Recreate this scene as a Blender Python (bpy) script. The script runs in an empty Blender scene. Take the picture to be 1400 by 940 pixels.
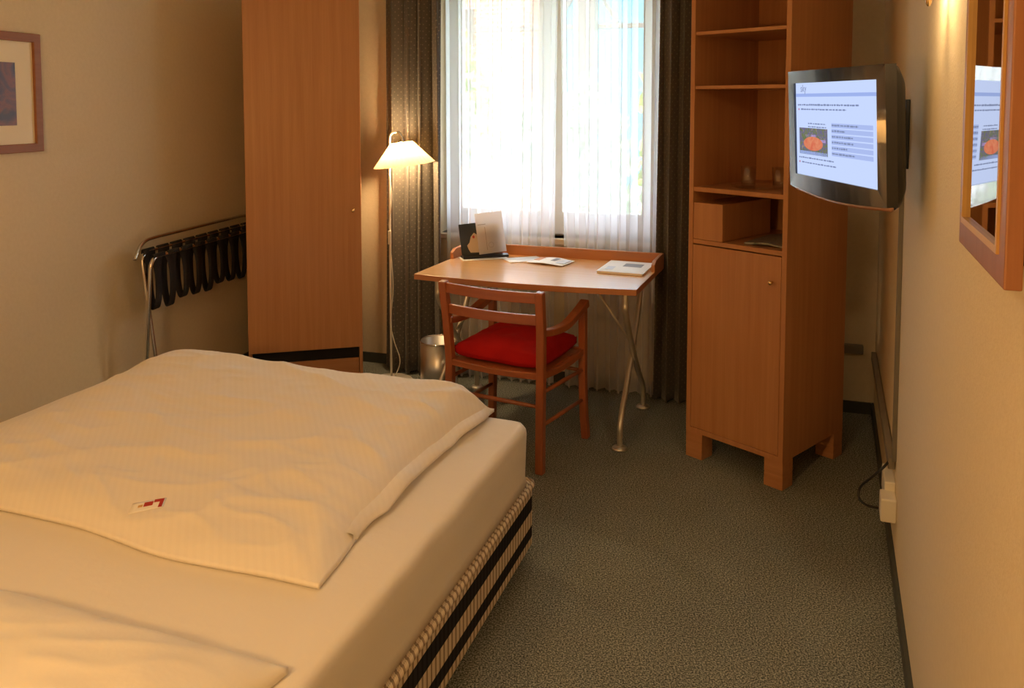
import bpy, bmesh, math, random
from mathutils import Vector, Matrix, noise

random.seed(7)
SC = bpy.context.scene
COL = SC.collection
PI = math.pi
R = math.radians


# ------------------------------------------------------------------ materials
def new_mat(name):
    m = bpy.data.materials.new(name)
    m.use_nodes = True
    nt = m.node_tree
    nt.nodes.clear()
    out = nt.nodes.new('ShaderNodeOutputMaterial')
    return m, nt, out


def nd(nt, kind, **kw):
    n = nt.nodes.new(kind)
    for k, v in kw.items():
        if k.startswith('i_'):
            n.inputs[k[2:].replace('_', ' ')].default_value = v
        else:
            setattr(n, k, v)
    return n


def rgba(c):
    return (c[0], c[1], c[2], 1.0)


def simple(name, col, rough=0.5, metal=0.0, spec=0.5, coat=0.0, bump=None, var=None, trans=0.0, emit=None, estr=0.0):
    """Principled material; var=(scale, colour2, amount) mottles it, bump=(scale, strength, distance)."""
    m, nt, out = new_mat(name)
    b = nd(nt, 'ShaderNodeBsdfPrincipled')
    b.inputs['Base Color'].default_value = rgba(col)
    b.inputs['Roughness'].default_value = rough
    b.inputs['Metallic'].default_value = metal
    b.inputs['Specular IOR Level'].default_value = spec
    b.inputs['Coat Weight'].default_value = coat
    b.inputs['Coat Roughness'].default_value = 0.12
    b.inputs['Transmission Weight'].default_value = trans
    if emit:
        b.inputs['Emission Color'].default_value = rgba(emit)
        b.inputs['Emission Strength'].default_value = estr
    tc = nd(nt, 'ShaderNodeTexCoord')
    if var:
        n = nd(nt, 'ShaderNodeTexNoise')
        n.inputs['Scale'].default_value = var[0]
        n.inputs['Detail'].default_value = 3
        nt.links.new(tc.outputs['Object'], n.inputs['Vector'])
        r = nd(nt, 'ShaderNodeValToRGB')
        r.color_ramp.elements[0].position = 0.5 - var[2]
        r.color_ramp.elements[1].position = 0.5 + var[2]
        r.color_ramp.elements[0].color = rgba(col)
        r.color_ramp.elements[1].color = rgba(var[1])
        nt.links.new(n.outputs['Fac'], r.inputs['Fac'])
        nt.links.new(r.outputs['Color'], b.inputs['Base Color'])
    if bump:
        n = nd(nt, 'ShaderNodeTexNoise')
        n.inputs['Scale'].default_value = bump[0]
        n.inputs['Detail'].default_value = 4
        nt.links.new(tc.outputs['Object'], n.inputs['Vector'])
        bp = nd(nt, 'ShaderNodeBump')
        bp.inputs['Strength'].default_value = bump[1]
        bp.inputs['Distance'].default_value = bump[2]
        nt.links.new(n.outputs['Fac'], bp.inputs['Height'])
        nt.links.new(bp.outputs['Normal'], b.inputs['Normal'])
    nt.links.new(b.outputs['BSDF'], out.inputs['Surface'])
    return m


def wood(name, c1, c2, axis='z', rough=0.38, coat=0.15, fine=1.0):
    m, nt, out = new_mat(name)
    tc = nd(nt, 'ShaderNodeTexCoord')
    mp = nd(nt, 'ShaderNodeMapping')
    s = {'x': (1.2, 38, 38), 'y': (38, 1.2, 38), 'z': (38, 38, 1.2)}[axis]
    mp.inputs['Scale'].default_value = [v * fine for v in s]
    nt.links.new(tc.outputs['Object'], mp.inputs['Vector'])
    n = nd(nt, 'ShaderNodeTexNoise')
    n.inputs['Scale'].default_value = 1.0
    n.inputs['Detail'].default_value = 5
    n.inputs['Distortion'].default_value = 0.3
    nt.links.new(mp.outputs['Vector'], n.inputs['Vector'])
    mp2 = nd(nt, 'ShaderNodeMapping')
    s2 = {'x': (8, 420, 420), 'y': (420, 8, 420), 'z': (420, 420, 8)}[axis]
    mp2.inputs['Scale'].default_value = [v * fine for v in s2]
    nt.links.new(tc.outputs['Object'], mp2.inputs['Vector'])
    n2 = nd(nt, 'ShaderNodeTexNoise')
    n2.inputs['Scale'].default_value = 1.0
    nt.links.new(mp2.outputs['Vector'], n2.inputs['Vector'])
    ad = nd(nt, 'ShaderNodeMath', operation='MULTIPLY_ADD')
    nt.links.new(n2.outputs['Fac'], ad.inputs[0])
    ad.inputs[1].default_value = 0.35
    nt.links.new(n.outputs['Fac'], ad.inputs[2])
    r = nd(nt, 'ShaderNodeValToRGB')
    r.color_ramp.elements[0].position = 0.4
    r.color_ramp.elements[1].position = 0.95
    r.color_ramp.elements[0].color = rgba(c1)
    r.color_ramp.elements[1].color = rgba(c2)
    nt.links.new(ad.outputs[0], r.inputs['Fac'])
    b = nd(nt, 'ShaderNodeBsdfPrincipled')
    b.inputs['Roughness'].default_value = rough
    b.inputs['Coat Weight'].default_value = coat
    b.inputs['Coat Roughness'].default_value = 0.2
    nt.links.new(r.outputs['Color'], b.inputs['Base Color'])
    nt.links.new(b.outputs['BSDF'], out.inputs['Surface'])
    return m


def carpet_mat():
    m, nt, out = new_mat('carpet')
    tc = nd(nt, 'ShaderNodeTexCoord')
    n = nd(nt, 'ShaderNodeTexNoise')
    n.inputs['Scale'].default_value = 190
    n.inputs['Detail'].default_value = 2
    n.inputs['Roughness'].default_value = 0.8
    nt.links.new(tc.outputs['Object'], n.inputs['Vector'])
    r = nd(nt, 'ShaderNodeValToRGB')
    e = r.color_ramp.elements
    e[0].position, e[0].color = 0.38, (0.048, 0.056, 0.054, 1)
    e[1].position, e[1].color = 0.62, (0.46, 0.48, 0.43, 1)
    k = r.color_ramp.elements.new(0.5)
    k.color = (0.185, 0.205, 0.183, 1)
    nt.links.new(n.outputs['Fac'], r.inputs['Fac'])
    n2 = nd(nt, 'ShaderNodeTexNoise')
    n2.inputs['Scale'].default_value = 3.0
    n2.inputs['Detail'].default_value = 3
    nt.links.new(tc.outputs['Object'], n2.inputs['Vector'])
    mr = nd(nt, 'ShaderNodeMapRange')
    mr.inputs['To Min'].default_value = 0.8
    mr.inputs['To Max'].default_value = 1.15
    nt.links.new(n2.outputs['Fac'], mr.inputs['Value'])
    mx = nd(nt, 'ShaderNodeVectorMath', operation='SCALE')
    nt.links.new(r.outputs['Color'], mx.inputs[0])
    nt.links.new(mr.outputs['Result'], mx.inputs['Scale'])
    b = nd(nt, 'ShaderNodeBsdfPrincipled')
    b.inputs['Roughness'].default_value = 0.95
    b.inputs['Specular IOR Level'].default_value = 0.1
    nt.links.new(mx.outputs[0], b.inputs['Base Color'])
    bp = nd(nt, 'ShaderNodeBump')
    bp.inputs['Strength'].default_value = 0.35
    bp.inputs['Distance'].default_value = 0.006
    nt.links.new(n.outputs['Fac'], bp.inputs['Height'])
    nt.links.new(bp.outputs['Normal'], b.inputs['Normal'])
    nt.links.new(b.outputs['BSDF'], out.inputs['Surface'])
    return m


def ticking_mat():
    """Bed base cloth: sand ground, two black bands along it, thin brown stripes across it."""
    m, nt, out = new_mat('ticking')
    tc = nd(nt, 'ShaderNodeTexCoord')
    sp = nd(nt, 'ShaderNodeSeparateXYZ')
    nt.links.new(tc.outputs['Object'], sp.inputs[0])

    def math_(op, a, b=None, c=None):
        n = nd(nt, 'ShaderNodeMath', operation=op)
        for i, v in enumerate((a, b, c)):
            if v is None:
                continue
            if isinstance(v, (int, float)):
                n.inputs[i].default_value = v
            else:
                nt.links.new(v, n.inputs[i])
        return n.outputs[0]

    def band(z0, z1):
        return math_('MULTIPLY', math_('GREATER_THAN', sp.outputs['Z'], z0), math_('LESS_THAN', sp.outputs['Z'], z1))
    bands = math_('ADD', band(0.192, 0.243), band(0.098, 0.138))
    xy = math_('ADD', sp.outputs['X'], sp.outputs['Y'])
    stripe = math_('LESS_THAN', math_('FRACT', math_('MULTIPLY', xy, 1 / 0.026)), 0.38)
    fine = math_('LESS_THAN', math_('FRACT', math_('MULTIPLY', xy, 1 / 0.0065)), 0.35)
    fine = math_('MULTIPLY', fine, 0.28)
    fac = math_('MAXIMUM', math_('MULTIPLY', stripe, 0.8), fine)

    def mix(f, a, b):
        n = nd(nt, 'ShaderNodeMix', data_type='RGBA')
        nt.links.new(f, n.inputs[0])
        for idx, v in ((6, a), (7, b)):
            if isinstance(v, tuple):
                n.inputs[idx].default_value = rgba(v)
            else:
                nt.links.new(v, n.inputs[idx])
        return n.outputs[2]
    sand = mix(fac, (0.76, 0.66, 0.50), (0.20, 0.13, 0.08))
    dark = mix(fac, (0.026, 0.026, 0.032), (0.008, 0.008, 0.012))
    c = mix(bands, sand, dark)
    b = nd(nt, 'ShaderNodeBsdfPrincipled')
    b.inputs['Roughness'].default_value = 0.85
    b.inputs['Specular IOR Level'].default_value = 0.15
    nt.links.new(c, b.inputs['Base Color'])
    nt.links.new(b.outputs['BSDF'], out.inputs['Surface'])
    return m


def linen_mat(name, col, stripes=False):
    m, nt, out = new_mat(name)
    tc = nd(nt, 'ShaderNodeTexCoord')
    b = nd(nt, 'ShaderNodeBsdfPrincipled')
    b.inputs['Base Color'].default_value = rgba(col)
    b.inputs['Roughness'].default_value = 0.8
    b.inputs['Specular IOR Level'].default_value = 0.25
    b.inputs['Sheen Weight'].default_value = 0.15
    n = nd(nt, 'ShaderNodeTexNoise')
    n.inputs['Scale'].default_value = 14
    n.inputs['Detail'].default_value = 5
    nt.links.new(tc.outputs['Object'], n.inputs['Vector'])
    bp = nd(nt, 'ShaderNodeBump')
    bp.inputs['Strength'].default_value = 0.25
    bp.inputs['Distance'].default_value = 0.01
    nt.links.new(n.outputs['Fac'], bp.inputs['Height'])
    if stripes:
        w = nd(nt, 'ShaderNodeTexWave', wave_type='BANDS', bands_direction='X')
        w.inputs['Scale'].default_value = 16
        w.inputs['Distortion'].default_value = 0.0
        mpw = nd(nt, 'ShaderNodeMapping')
        mpw.inputs['Rotation'].default_value = (0, 0, R(-38))
        nt.links.new(tc.outputs['Object'], mpw.inputs['Vector'])
        nt.links.new(mpw.outputs['Vector'], w.inputs['Vector'])
        r = nd(nt, 'ShaderNodeValToRGB')
        r.color_ramp.elements[0].position = 0.45
        r.color_ramp.elements[1].position = 0.55
        r.color_ramp.elements[0].color = rgba([c * 0.985 for c in col])
        r.color_ramp.elements[1].color = rgba(col)
        nt.links.new(w.outputs['Fac'], r.inputs['Fac'])
        nt.links.new(r.outputs['Color'], b.inputs['Base Color'])
        mr = nd(nt, 'ShaderNodeMapRange')
        mr.inputs['To Min'].default_value = 0.85
        mr.inputs['To Max'].default_value = 0.6
        nt.links.new(w.outputs['Fac'], mr.inputs['Value'])
        nt.links.new(mr.outputs['Result'], b.inputs['Roughness'])
    nt.links.new(bp.outputs['Normal'], b.inputs['Normal'])
    nt.links.new(b.outputs['BSDF'], out.inputs['Surface'])
    return m


def drape_mat():
    """Dark curtain cloth with rows of small pale dots (uses the cloth's own UV in metres)."""
    m, nt, out = new_mat('drape')
    tc = nd(nt, 'ShaderNodeTexCoord')
    mp = nd(nt, 'ShaderNodeMapping')
    mp.inputs['Scale'].default_value = (1 / 0.027, 1 / 0.027, 1)
    mp.inputs['Rotation'].default_value = (0, 0, R(45))
    nt.links.new(tc.outputs['UV'], mp.inputs['Vector'])
    v = nd(nt, 'ShaderNodeTexVoronoi', voronoi_dimensions='2D')
    v.inputs['Scale'].default_value = 1.0
    v.inputs['Randomness'].default_value = 0.0
    nt.links.new(mp.outputs['Vector'], v.inputs['Vector'])
    lt = nd(nt, 'ShaderNodeMath', operation='LESS_THAN')
    lt.inputs[1].default_value = 0.15
    nt.links.new(v.outputs['Distance'], lt.inputs[0])
    mx = nd(nt, 'ShaderNodeMix', data_type='RGBA')
    mx.inputs[6].default_value = (0.088, 0.076, 0.064, 1)
    mx.inputs[7].default_value = (0.185, 0.155, 0.12, 1)
    nt.links.new(lt.outputs[0], mx.inputs[0])
    b = nd(nt, 'ShaderNodeBsdfPrincipled')
    b.inputs['Roughness'].default_value = 0.75
    b.inputs['Sheen Weight'].default_value = 0.2
    nt.links.new(mx.outputs[2], b.inputs['Base Color'])
    nt.links.new(b.outputs['BSDF'], out.inputs['Surface'])
    return m


def sheer_mat(name, clear):
    m, nt, out = new_mat(name)
    tr = nd(nt, 'ShaderNodeBsdfTransparent')
    tl = nd(nt, 'ShaderNodeBsdfTranslucent')
    tl.inputs['Color'].default_value = (0.87, 0.87, 0.96, 1)
    df = nd(nt, 'ShaderNodeBsdfDiffuse')
    df.inputs['Color'].default_value = (0.86, 0.84, 0.80, 1)
    m1 = nd(nt, 'ShaderNodeMixShader')
    m1.inputs[0].default_value = 0.38
    nt.links.new(tl.outputs[0], m1.inputs[1])
    nt.links.new(df.outputs[0], m1.inputs[2])
    m2 = nd(nt, 'ShaderNodeMixShader')
    m2.inputs[0].default_value = clear
    nt.links.new(m1.outputs[0], m2.inputs[1])
    nt.links.new(tr.outputs[0], m2.inputs[2])
    nt.links.new(m2.outputs[0], out.inputs['Surface'])
    return m


def pane_mat(name, gloss=0.05):
    m, nt, out = new_mat(name)
    tr = nd(nt, 'ShaderNodeBsdfTransparent')
    gl = nd(nt, 'ShaderNodeBsdfGlossy')
    gl.inputs['Roughness'].default_value = 0.02
    fr = nd(nt, 'ShaderNodeLayerWeight')
    pw_ = nd(nt, 'ShaderNodeMath', operation='POWER')
    pw_.inputs[1].default_value = 4.0
    nt.links.new(fr.outputs['Facing'], pw_.inputs[0])
    mu = nd(nt, 'ShaderNodeMath', operation='MULTIPLY_ADD')
    mu.inputs[1].default_value = 0.7
    mu.inputs[2].default_value = gloss
    nt.links.new(pw_.outputs[0], mu.inputs[0])
    mx = nd(nt, 'ShaderNodeMixShader')
    nt.links.new(mu.outputs[0], mx.inputs[0])
    nt.links.new(tr.outputs[0], mx.inputs[1])
    nt.links.new(gl.outputs[0], mx.inputs[2])
    nt.links.new(mx.outputs[0], out.inputs['Surface'])
    return m


def shade_mat():
    m, nt, out = new_mat('lamp_cloth')
    tl = nd(nt, 'ShaderNodeBsdfTranslucent')
    tl.inputs['Color'].default_value = (0.52, 0.38, 0.20, 1)
    df = nd(nt, 'ShaderNodeBsdfDiffuse')
    df.inputs['Color'].default_value = (0.85, 0.80, 0.70, 1)
    mx = nd(nt, 'ShaderNodeMixShader')
    mx.inputs[0].default_value = 0.35
    nt.links.new(tl.outputs[0], mx.inputs[1])
    nt.links.new(df.outputs[0], mx.inputs[2])
    nt.links.new(mx.outputs[0], out.inputs['Surface'])
    return m


def thin_paper(name, col):
    m, nt, out = new_mat(name)
    tl = nd(nt, 'ShaderNodeBsdfTranslucent')
    tl.inputs['Color'].default_value = rgba(col)
    df = nd(nt, 'ShaderNodeBsdfDiffuse')
    df.inputs['Color'].default_value = rgba(col)
    mx = nd(nt, 'ShaderNodeMixShader')
    mx.inputs[0].default_value = 0.3
    nt.links.new(tl.outputs[0], mx.inputs[1])
    nt.links.new(df.outputs[0], mx.inputs[2])
    nt.links.new(mx.outputs[0], out.inputs['Surface'])
    return m


def glow(name, col, strength):
    m, nt, out = new_mat(name)
    e = nd(nt, 'ShaderNodeEmission')
    e.inputs['Color'].default_value = rgba(col)
    e.inputs['Strength'].default_value = strength
    nt.links.new(e.outputs[0], out.inputs['Surface'])
    return m


def splotch(name, cols, scale, emit=0.0, rough=0.4):
    m, nt, out = new_mat(name)
    tc = nd(nt, 'ShaderNodeTexCoord')
    n = nd(nt, 'ShaderNodeTexNoise')
    n.inputs['Scale'].default_value = scale
    n.inputs['Detail'].default_value = 3
    n.inputs['Distortion'].default_value = 1.2
    nt.links.new(tc.outputs['Object'], n.inputs['Vector'])
    r = nd(nt, 'ShaderNodeValToRGB')
    e = r.color_ramp.elements
    e[0].position, e[0].color = 0.3, rgba(cols[0])
    e[1].position, e[1].color = 0.7, rgba(cols[-1])
    for i, c in enumerate(cols[1:-1]):
        k = e.new(0.3 + 0.4 * (i + 1) / (len(cols) - 1))
        k.color = rgba(c)
    nt.links.new(n.outputs['Fac'], r.inputs['Fac'])
    if emit:
        s = nd(nt, 'ShaderNodeEmission')
        s.inputs['Strength'].default_value = emit
        nt.links.new(r.outputs['Color'], s.inputs['Color'])
    else:
        s = nd(nt, 'ShaderNodeBsdfPrincipled')
        s.inputs['Roughness'].default_value = rough
        nt.links.new(r.outputs['Color'], s.inputs['Base Color'])
    nt.links.new(s.outputs[0], out.inputs['Surface'])
    return m


def brick_mat():
    m, nt, out = new_mat('garden_brick')
    tc = nd(nt, 'ShaderNodeTexCoord')
    mp = nd(nt, 'ShaderNodeMapping')
    mp.inputs['Rotation'].default_value = (R(90), 0, 0)
    nt.links.new(tc.outputs['Object'], mp.inputs['Vector'])
    k = nd(nt, 'ShaderNodeTexBrick')
    k.inputs['Color1'].default_value = (0.50, 0.16, 0.08, 1)
    k.inputs['Color2'].default_value = (0.58, 0.22, 0.11, 1)
    k.inputs['Mortar'].default_value = (0.6, 0.5, 0.42, 1)
    k.inputs['Scale'].default_value = 3.0
    nt.links.new(mp.outputs['Vector'], k.inputs['Vector'])
    b = nd(nt, 'ShaderNodeBsdfPrincipled')
    b.inputs['Roughness'].default_value = 0.9
    nt.links.new(k.outputs['Color'], b.inputs['Base Color'])
    nt.links.new(b.outputs['BSDF'], out.inputs['Surface'])
    return m


W1, W2 = (0.43, 0.185, 0.072), (0.54, 0.26, 0.112)
M = dict(
    wall=simple('wallpaper', (0.77, 0.66, 0.48), 0.9, spec=0.2, bump=(160, 0.25, 0.004), var=(60, (0.73, 0.62, 0.44), 0.25)),
    ceil=simple('ceiling_paint', (0.85, 0.82, 0.75), 0.9, spec=0.2),
    carpet=carpet_mat(),
    skirt=simple('skirting_strip', (0.06, 0.065, 0.055), 0.6),
    beech=wood('beech_upright', W1, W2, 'z'),
    beech_x=wood('beech_flat', W1, W2, 'x'),
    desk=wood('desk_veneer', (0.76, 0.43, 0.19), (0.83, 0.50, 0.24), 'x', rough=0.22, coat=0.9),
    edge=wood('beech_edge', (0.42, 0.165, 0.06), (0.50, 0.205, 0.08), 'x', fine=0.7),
    cherry=wood('cherry', (0.31, 0.085, 0.028), (0.40, 0.12, 0.042), 'z', rough=0.32, coat=0.3),
    cherry_x=wood('cherry_rail', (0.31, 0.085, 0.028), (0.40, 0.12, 0.042), 'x', rough=0.32, coat=0.3),
    frame=wood('frame_oak', (0.30, 0.12, 0.052), (0.39, 0.17, 0.08), 'z', rough=0.4),
    frame_d=wood('frame_walnut', (0.26, 0.10, 0.036), (0.34, 0.14, 0.055), 'y', rough=0.5, coat=0.0),
    gilt=simple('gilt_lip', (0.60, 0.36, 0.12), 0.4, spec=0.6),
    dark=simple('gap_shade', (0.012, 0.010, 0.009), 0.8),  # near-black for the shade in the wardrobe gap, also on the mirror backing
    brass=simple('brass', (0.75, 0.55, 0.30), 0.25, metal=1.0),
    chrome=simple('chrome', (0.72, 0.70, 0.67), 0.14, metal=1.0),
    steel=simple('brushed_steel', (0.62, 0.60, 0.57), 0.32, metal=1.0, bump=(90, 0.05, 0.002)),
    alu=simple('silver_tube', (0.66, 0.62, 0.54), 0.38, metal=0.75),
    webbing=simple('black_webbing', (0.012, 0.011, 0.012), 0.8),
    blackp=simple('black_plastic', (0.012, 0.012, 0.013), 0.35),
    gloss=simple('piano_black', (0.010, 0.010, 0.012), 0.04, spec=0.7, coat=0.6),
    whitep=simple('white_plastic', (0.80, 0.76, 0.66), 0.4),
    whitem=simple('white_enamel', (0.82, 0.78, 0.70), 0.35),
    duct=simple('grey_duct', (0.22, 0.19, 0.15), 0.55),
    trunk=simple('trunking', (0.17, 0.15, 0.12), 0.55),
    sheet=linen_mat('bed_sheet', (0.84, 0.79, 0.71)),
    duvet=linen_mat('duvet_cloth', (0.87, 0.82, 0.74), True),
    pillow=linen_mat('pillow_cloth', (0.87, 0.82, 0.72)),
    ticking=ticking_mat(),
    drape=drape_mat(),
    sheer=sheer_mat('sheer_cloth', 0.37),
    hem=sheer_mat('sheer_hem', 0.3),
    winframe=simple('window_paint', (0.80, 0.78, 0.74), 0.4),
    sill=simple('sill_paint', (0.74, 0.60, 0.42), 0.4),
    pane=pane_mat('window_glass'),
    tumbler=pane_mat('clear_glass', 0.13),
    mirror=simple('mirror_silver', (0.80, 0.76, 0.68), 0.015, metal=1.0),
    red=simple('red_cloth', (0.46, 0.008, 0.008), 0.85, spec=0.2, bump=(30, 0.3, 0.006), var=(9, (0.36, 0.005, 0.006), 0.2)),
    shade=shade_mat(),
    paper=simple('paper', (0.86, 0.86, 0.86), 0.6),
    paper_b=simple('bluish_paper', (0.62, 0.68, 0.80), 0.5),
    paper_o=simple('orange_print', (0.72, 0.36, 0.22), 0.5),
    ink=simple('grey_print', (0.22, 0.23, 0.27), 0.5),
    greyl=thin_paper('pale_grey_card', (0.86, 0.84, 0.84)),
    greyln=simple('grey_line_print', (0.50, 0.45, 0.43), 0.6),
    mat_board=simple('mat_board', (0.88, 0.80, 0.62), 0.7),
    art=splotch('art_print', [(0.045, 0.03, 0.045), (0.10, 0.05, 0.06), (0.22, 0.07, 0.05), (0.06, 0.04, 0.06)], 9),
    card=simple('dark_green_card', (0.018, 0.028, 0.024), 0.4, coat=0.3),
    cloth_w=simple('printed_napkin', (0.62, 0.52, 0.40), 0.6),
    bread=simple('printed_bread', (0.58, 0.22, 0.06), 0.5),
    redprint=simple('red_print', (0.42, 0.03, 0.02), 0.6),
    patch=simple('white_patch', (0.92, 0.90, 0.86), 0.6),
    news=splotch('newsprint', [(0.05, 0.05, 0.05), (0.30, 0.29, 0.27), (0.10, 0.10, 0.11)], 30),
    screen=glow('screen_page', (0.56, 0.67, 1.0), 1.0),
    screen_b=glow('screen_blue_bar', (0.36, 0.47, 0.88), 0.92),
    screen_l=glow('screen_list_bar', (0.43, 0.53, 0.90), 0.92),
    screen_t=glow('screen_text', (0.24, 0.29, 0.48), 0.9),
    screen_r=glow('screen_bullet', (0.55, 0.25, 0.35), 0.9),
    screen_p=splotch('screen_photo', [(0.10, 0.16, 0.08), (0.20, 0.22, 0.10), (0.16, 0.14, 0.30), (0.42, 0.36, 0.12)], 55, 0.9),
    screen_v=glow('screen_lilac', (0.55, 0.38, 0.75), 0.9),
    screen_o=splotch('screen_photo_red', [(0.70, 0.14, 0.08), (0.80, 0.30, 0.16)], 30, 0.9),
    brick=brick_mat(),
    bluehouse=simple('blue_render', (0.10, 0.34, 0.52), 0.9),
    timber=simple('grey_timber', (0.12, 0.09, 0.08), 0.8),
    grass=simple('lawn', (0.22, 0.34, 0.10), 0.95, var=(3, (0.30, 0.42, 0.14), 0.2)),
    leaf_a=simple('leaf_green', (0.40, 0.52, 0.36), 0.7, var=(2, (0.52, 0.62, 0.46), 0.2)),
    leaf_b=simple('leaf_yellow', (0.52, 0.56, 0.14), 0.7, var=(2, (0.42, 0.52, 0.16), 0.2)),
    bark=simple('bark', (0.12, 0.08, 0.05), 0.9),
)


# ------------------------------------------------------------------ mesh helpers
class MB:
    def __init__(s):
        s.v, s.f = [], []
        s.uv = None

    def add(s, verts, faces):
        b = len(s.v)
        s.v += [tuple(p) for p in verts]
        s.f += [tuple(b + i for i in f) for f in faces]
        return s

    def box(s, x0, x1, y0, y1, z0, z1, rot=0.0, piv=None):
        P = [(x, y, z) for z in (z0, z1) for y in (y0, y1) for x in (x0, x1)]
        if rot:
            piv = piv or ((x0 + x1) / 2, (y0 + y1) / 2)
            c, q = math.cos(rot), math.sin(rot)
            P = [(piv[0] + (x - piv[0]) * c - (y - piv[1]) * q, piv[1] + (x - piv[0]) * q + (y - piv[1]) * c, z) for x, y, z in P]
        return s.add(P, [(0, 2, 3, 1), (4, 5, 7, 6), (0, 1, 5, 4), (2, 6, 7, 3), (0, 4, 6, 2), (1, 3, 7, 5)])

    def prism(s, pts, z0, z1):
        n = len(pts)
        V = [(x, y, z0) for x, y in pts] + [(x, y, z1) for x, y in pts]
        F = [tuple(range(n))[::-1], tuple(range(n, 2 * n))]
        F += [(i, (i + 1) % n, n + (i + 1) % n, n + i) for i in range(n)]
        return s.add(V, F)

    def sweep(s, pts, prof, up=(0, 0, 1), closed=False, scales=None):
        """Sweep a closed 2-D profile (side, up) along pts."""
        pts = [Vector(p) for p in pts]
        n, k = len(pts), len(prof)
        V = []
        for i, p in enumerate(pts):
            a = pts[i - 1] if (i or closed) else p
            b = pts[(i + 1) % n] if (i < n - 1 or closed) else p
            t = (b - a).normalized()
            u = Vector(up)
            if abs(t.dot(u)) > 0.97:
                u = Vector((0, 1, 0)) if abs(t.y) < 0.9 else Vector((1, 0, 0))
            side = t.cross(u).normalized()
            u2 = side.cross(t).normalized()
            sc = scales[i] if scales else 1.0
            V += [p + side * (q[0] * sc) + u2 * (q[1] * sc) for q in prof]
        F = []
        m = n if closed else n - 1
        for i in range(m):
            j = (i + 1) % n
            for q in range(k):
                F.append((i * k + q, i * k + (q + 1) % k, j * k + (q + 1) % k, j * k + q))
        if not closed:
            F.append(tuple(range(k))[::-1])
            F.append(tuple((n - 1) * k + q for q in range(k)))
        return s.add(V, F)

    def tube(s, pts, r, seg=10, closed=False, scales=None, up=(0, 0, 1)):
        prof = [(r * math.cos(2 * PI * q / seg), r * math.sin(2 * PI * q / seg)) for q in range(seg)]
        return s.sweep(pts, prof, up, closed, scales)

    def bar(s, pts, w, h, up=(0, 0, 1), scales=None):
        return s.sweep(pts, [(-w / 2, -h / 2), (w / 2, -h / 2), (w / 2, h / 2), (-w / 2, h / 2)], up, False, scales)

    def lathe(s, prof, c=(0, 0), seg=32, cap=True):
        """prof: (radius, z) from bottom to top."""
        V, F = [], []
        n = len(prof)
        for i in range(seg):
            a = 2 * PI * i / seg
            V += [(c[0] + r * math.cos(a), c[1] + r * math.sin(a), z) for r, z in prof]
        for i in range(seg):
            j = (i + 1) % seg
            for q in range(n - 1):
                F.append((i * n + q, j * n + q, j * n + q + 1, i * n + q + 1))
        if cap:
            F.append(tuple(i * n for i in range(seg))[::-1])
            F.append(tuple(i * n + n - 1 for i in range(seg)))
        return s.add(V, F)

    def build(s, name, mat, parent=None, bevel=0.0, smooth=False, mods=None, loc=None, xf=None):
        me = bpy.data.meshes.new(name)
        V = [xf @ Vector(p) for p in s.v] if xf else s.v
        me.from_pydata([tuple(p) for p in V], [], s.f)
        bm = bmesh.new()
        bm.from_mesh(me)
        bmesh.ops.recalc_face_normals(bm, faces=bm.faces)
        bm.to_mesh(me)
        bm.free()
        if smooth:
            me.polygons.foreach_set('use_smooth', [True] * len(me.polygons))
        me.materials.append(mat)
        if s.uv:
            l = me.uv_layers.new(name='UVMap')
            for lp in me.loops:
                l.data[lp.index].uv = s.uv[lp.vertex_index]
        o = bpy.data.objects.new(name, me)
        COL.objects.link(o)
        if parent:
            o.parent = parent
        if loc:
            o.location = loc
        if bevel:
            b = o.modifiers.new('bevel', 'BEVEL')
            b.width = bevel
            b.segments = 2
            b.limit_method = 'ANGLE'
        return o


def smooth_by_angle(o, deg=40):
    me = o.data
    me.polygons.foreach_set('use_smooth', [True] * len(me.polygons))
    bm = bmesh.new()
    bm.from_mesh(me)
    for e in bm.edges:
        if len(e.link_faces) == 2 and e.calc_face_angle(0) > R(deg):
            e.smooth = False
    bm.to_mesh(me)
    bm.free()
    return o


def heading(h):
    return -R(h)


def thing(name, label, cat, loc=(0, 0, 0), head=0.0, group=None):
    o = bpy.data.objects.new(name, None)
    o.empty_display_size = 0.1
    COL.objects.link(o)
    o.location = loc
    o.rotation_euler = (0, 0, heading(head))
    o['label'] = label
    o['category'] = cat
    if group:
        o['group'] = group
    return o


def tag(o, label, cat, group=None, loc=None, head=None):
    o['label'] = label
    o['category'] = cat
    if group:
        o['group'] = group
    if loc:
        o.location = loc
    if head is not None:
        o.rotation_euler = (0, 0, heading(head))
    return o


def structure(o, label=None, cat=None, loc=None, head=None):
    o['kind'] = 'structure'
    if label:
        o['label'] = label
    if cat:
        o['category'] = cat
    if loc:
        o.location = loc
    if head is not None:
        o.rotation_euler = (0, 0, heading(head))
    return o


def arc(cx, cy, r, a0, a1, n):
    return [(cx + r * math.cos(R(a0 + (a1 - a0) * i / n)), cy + r * math.sin(R(a0 + (a1 - a0) * i / n))) for i in range(n + 1)]


def bez(p0, p1, p2, p3, n=12):
    p0, p1, p2, p3 = map(Vector, (p0, p1, p2, p3))
    return [p0 * (1 - t) ** 3 + p1 * 3 * t * (1 - t) ** 2 + p2 * 3 * t * t * (1 - t) + p3 * t ** 3 for t in [i / n for i in range(n + 1)]]


def smooth_path(pts, n=8):
    """Catmull-Rom through pts."""
    P = [Vector(p) for p in pts]
    P = [P[0] * 2 - P[1]] + P + [P[-1] * 2 - P[-2]]
    out = []
    for i in range(1, len(P) - 2):
        for j in range(n):
            t = j / n
            a, b, c, d = P[i - 1], P[i], P[i + 1], P[i + 2]
            out.append(0.5 * ((2 * b) + (c - a) * t + (2 * a - 5 * b + 4 * c - d) * t * t + (3 * b - a - 3 * c + d) * t ** 3))
    out.append(P[-2])
    return out


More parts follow.
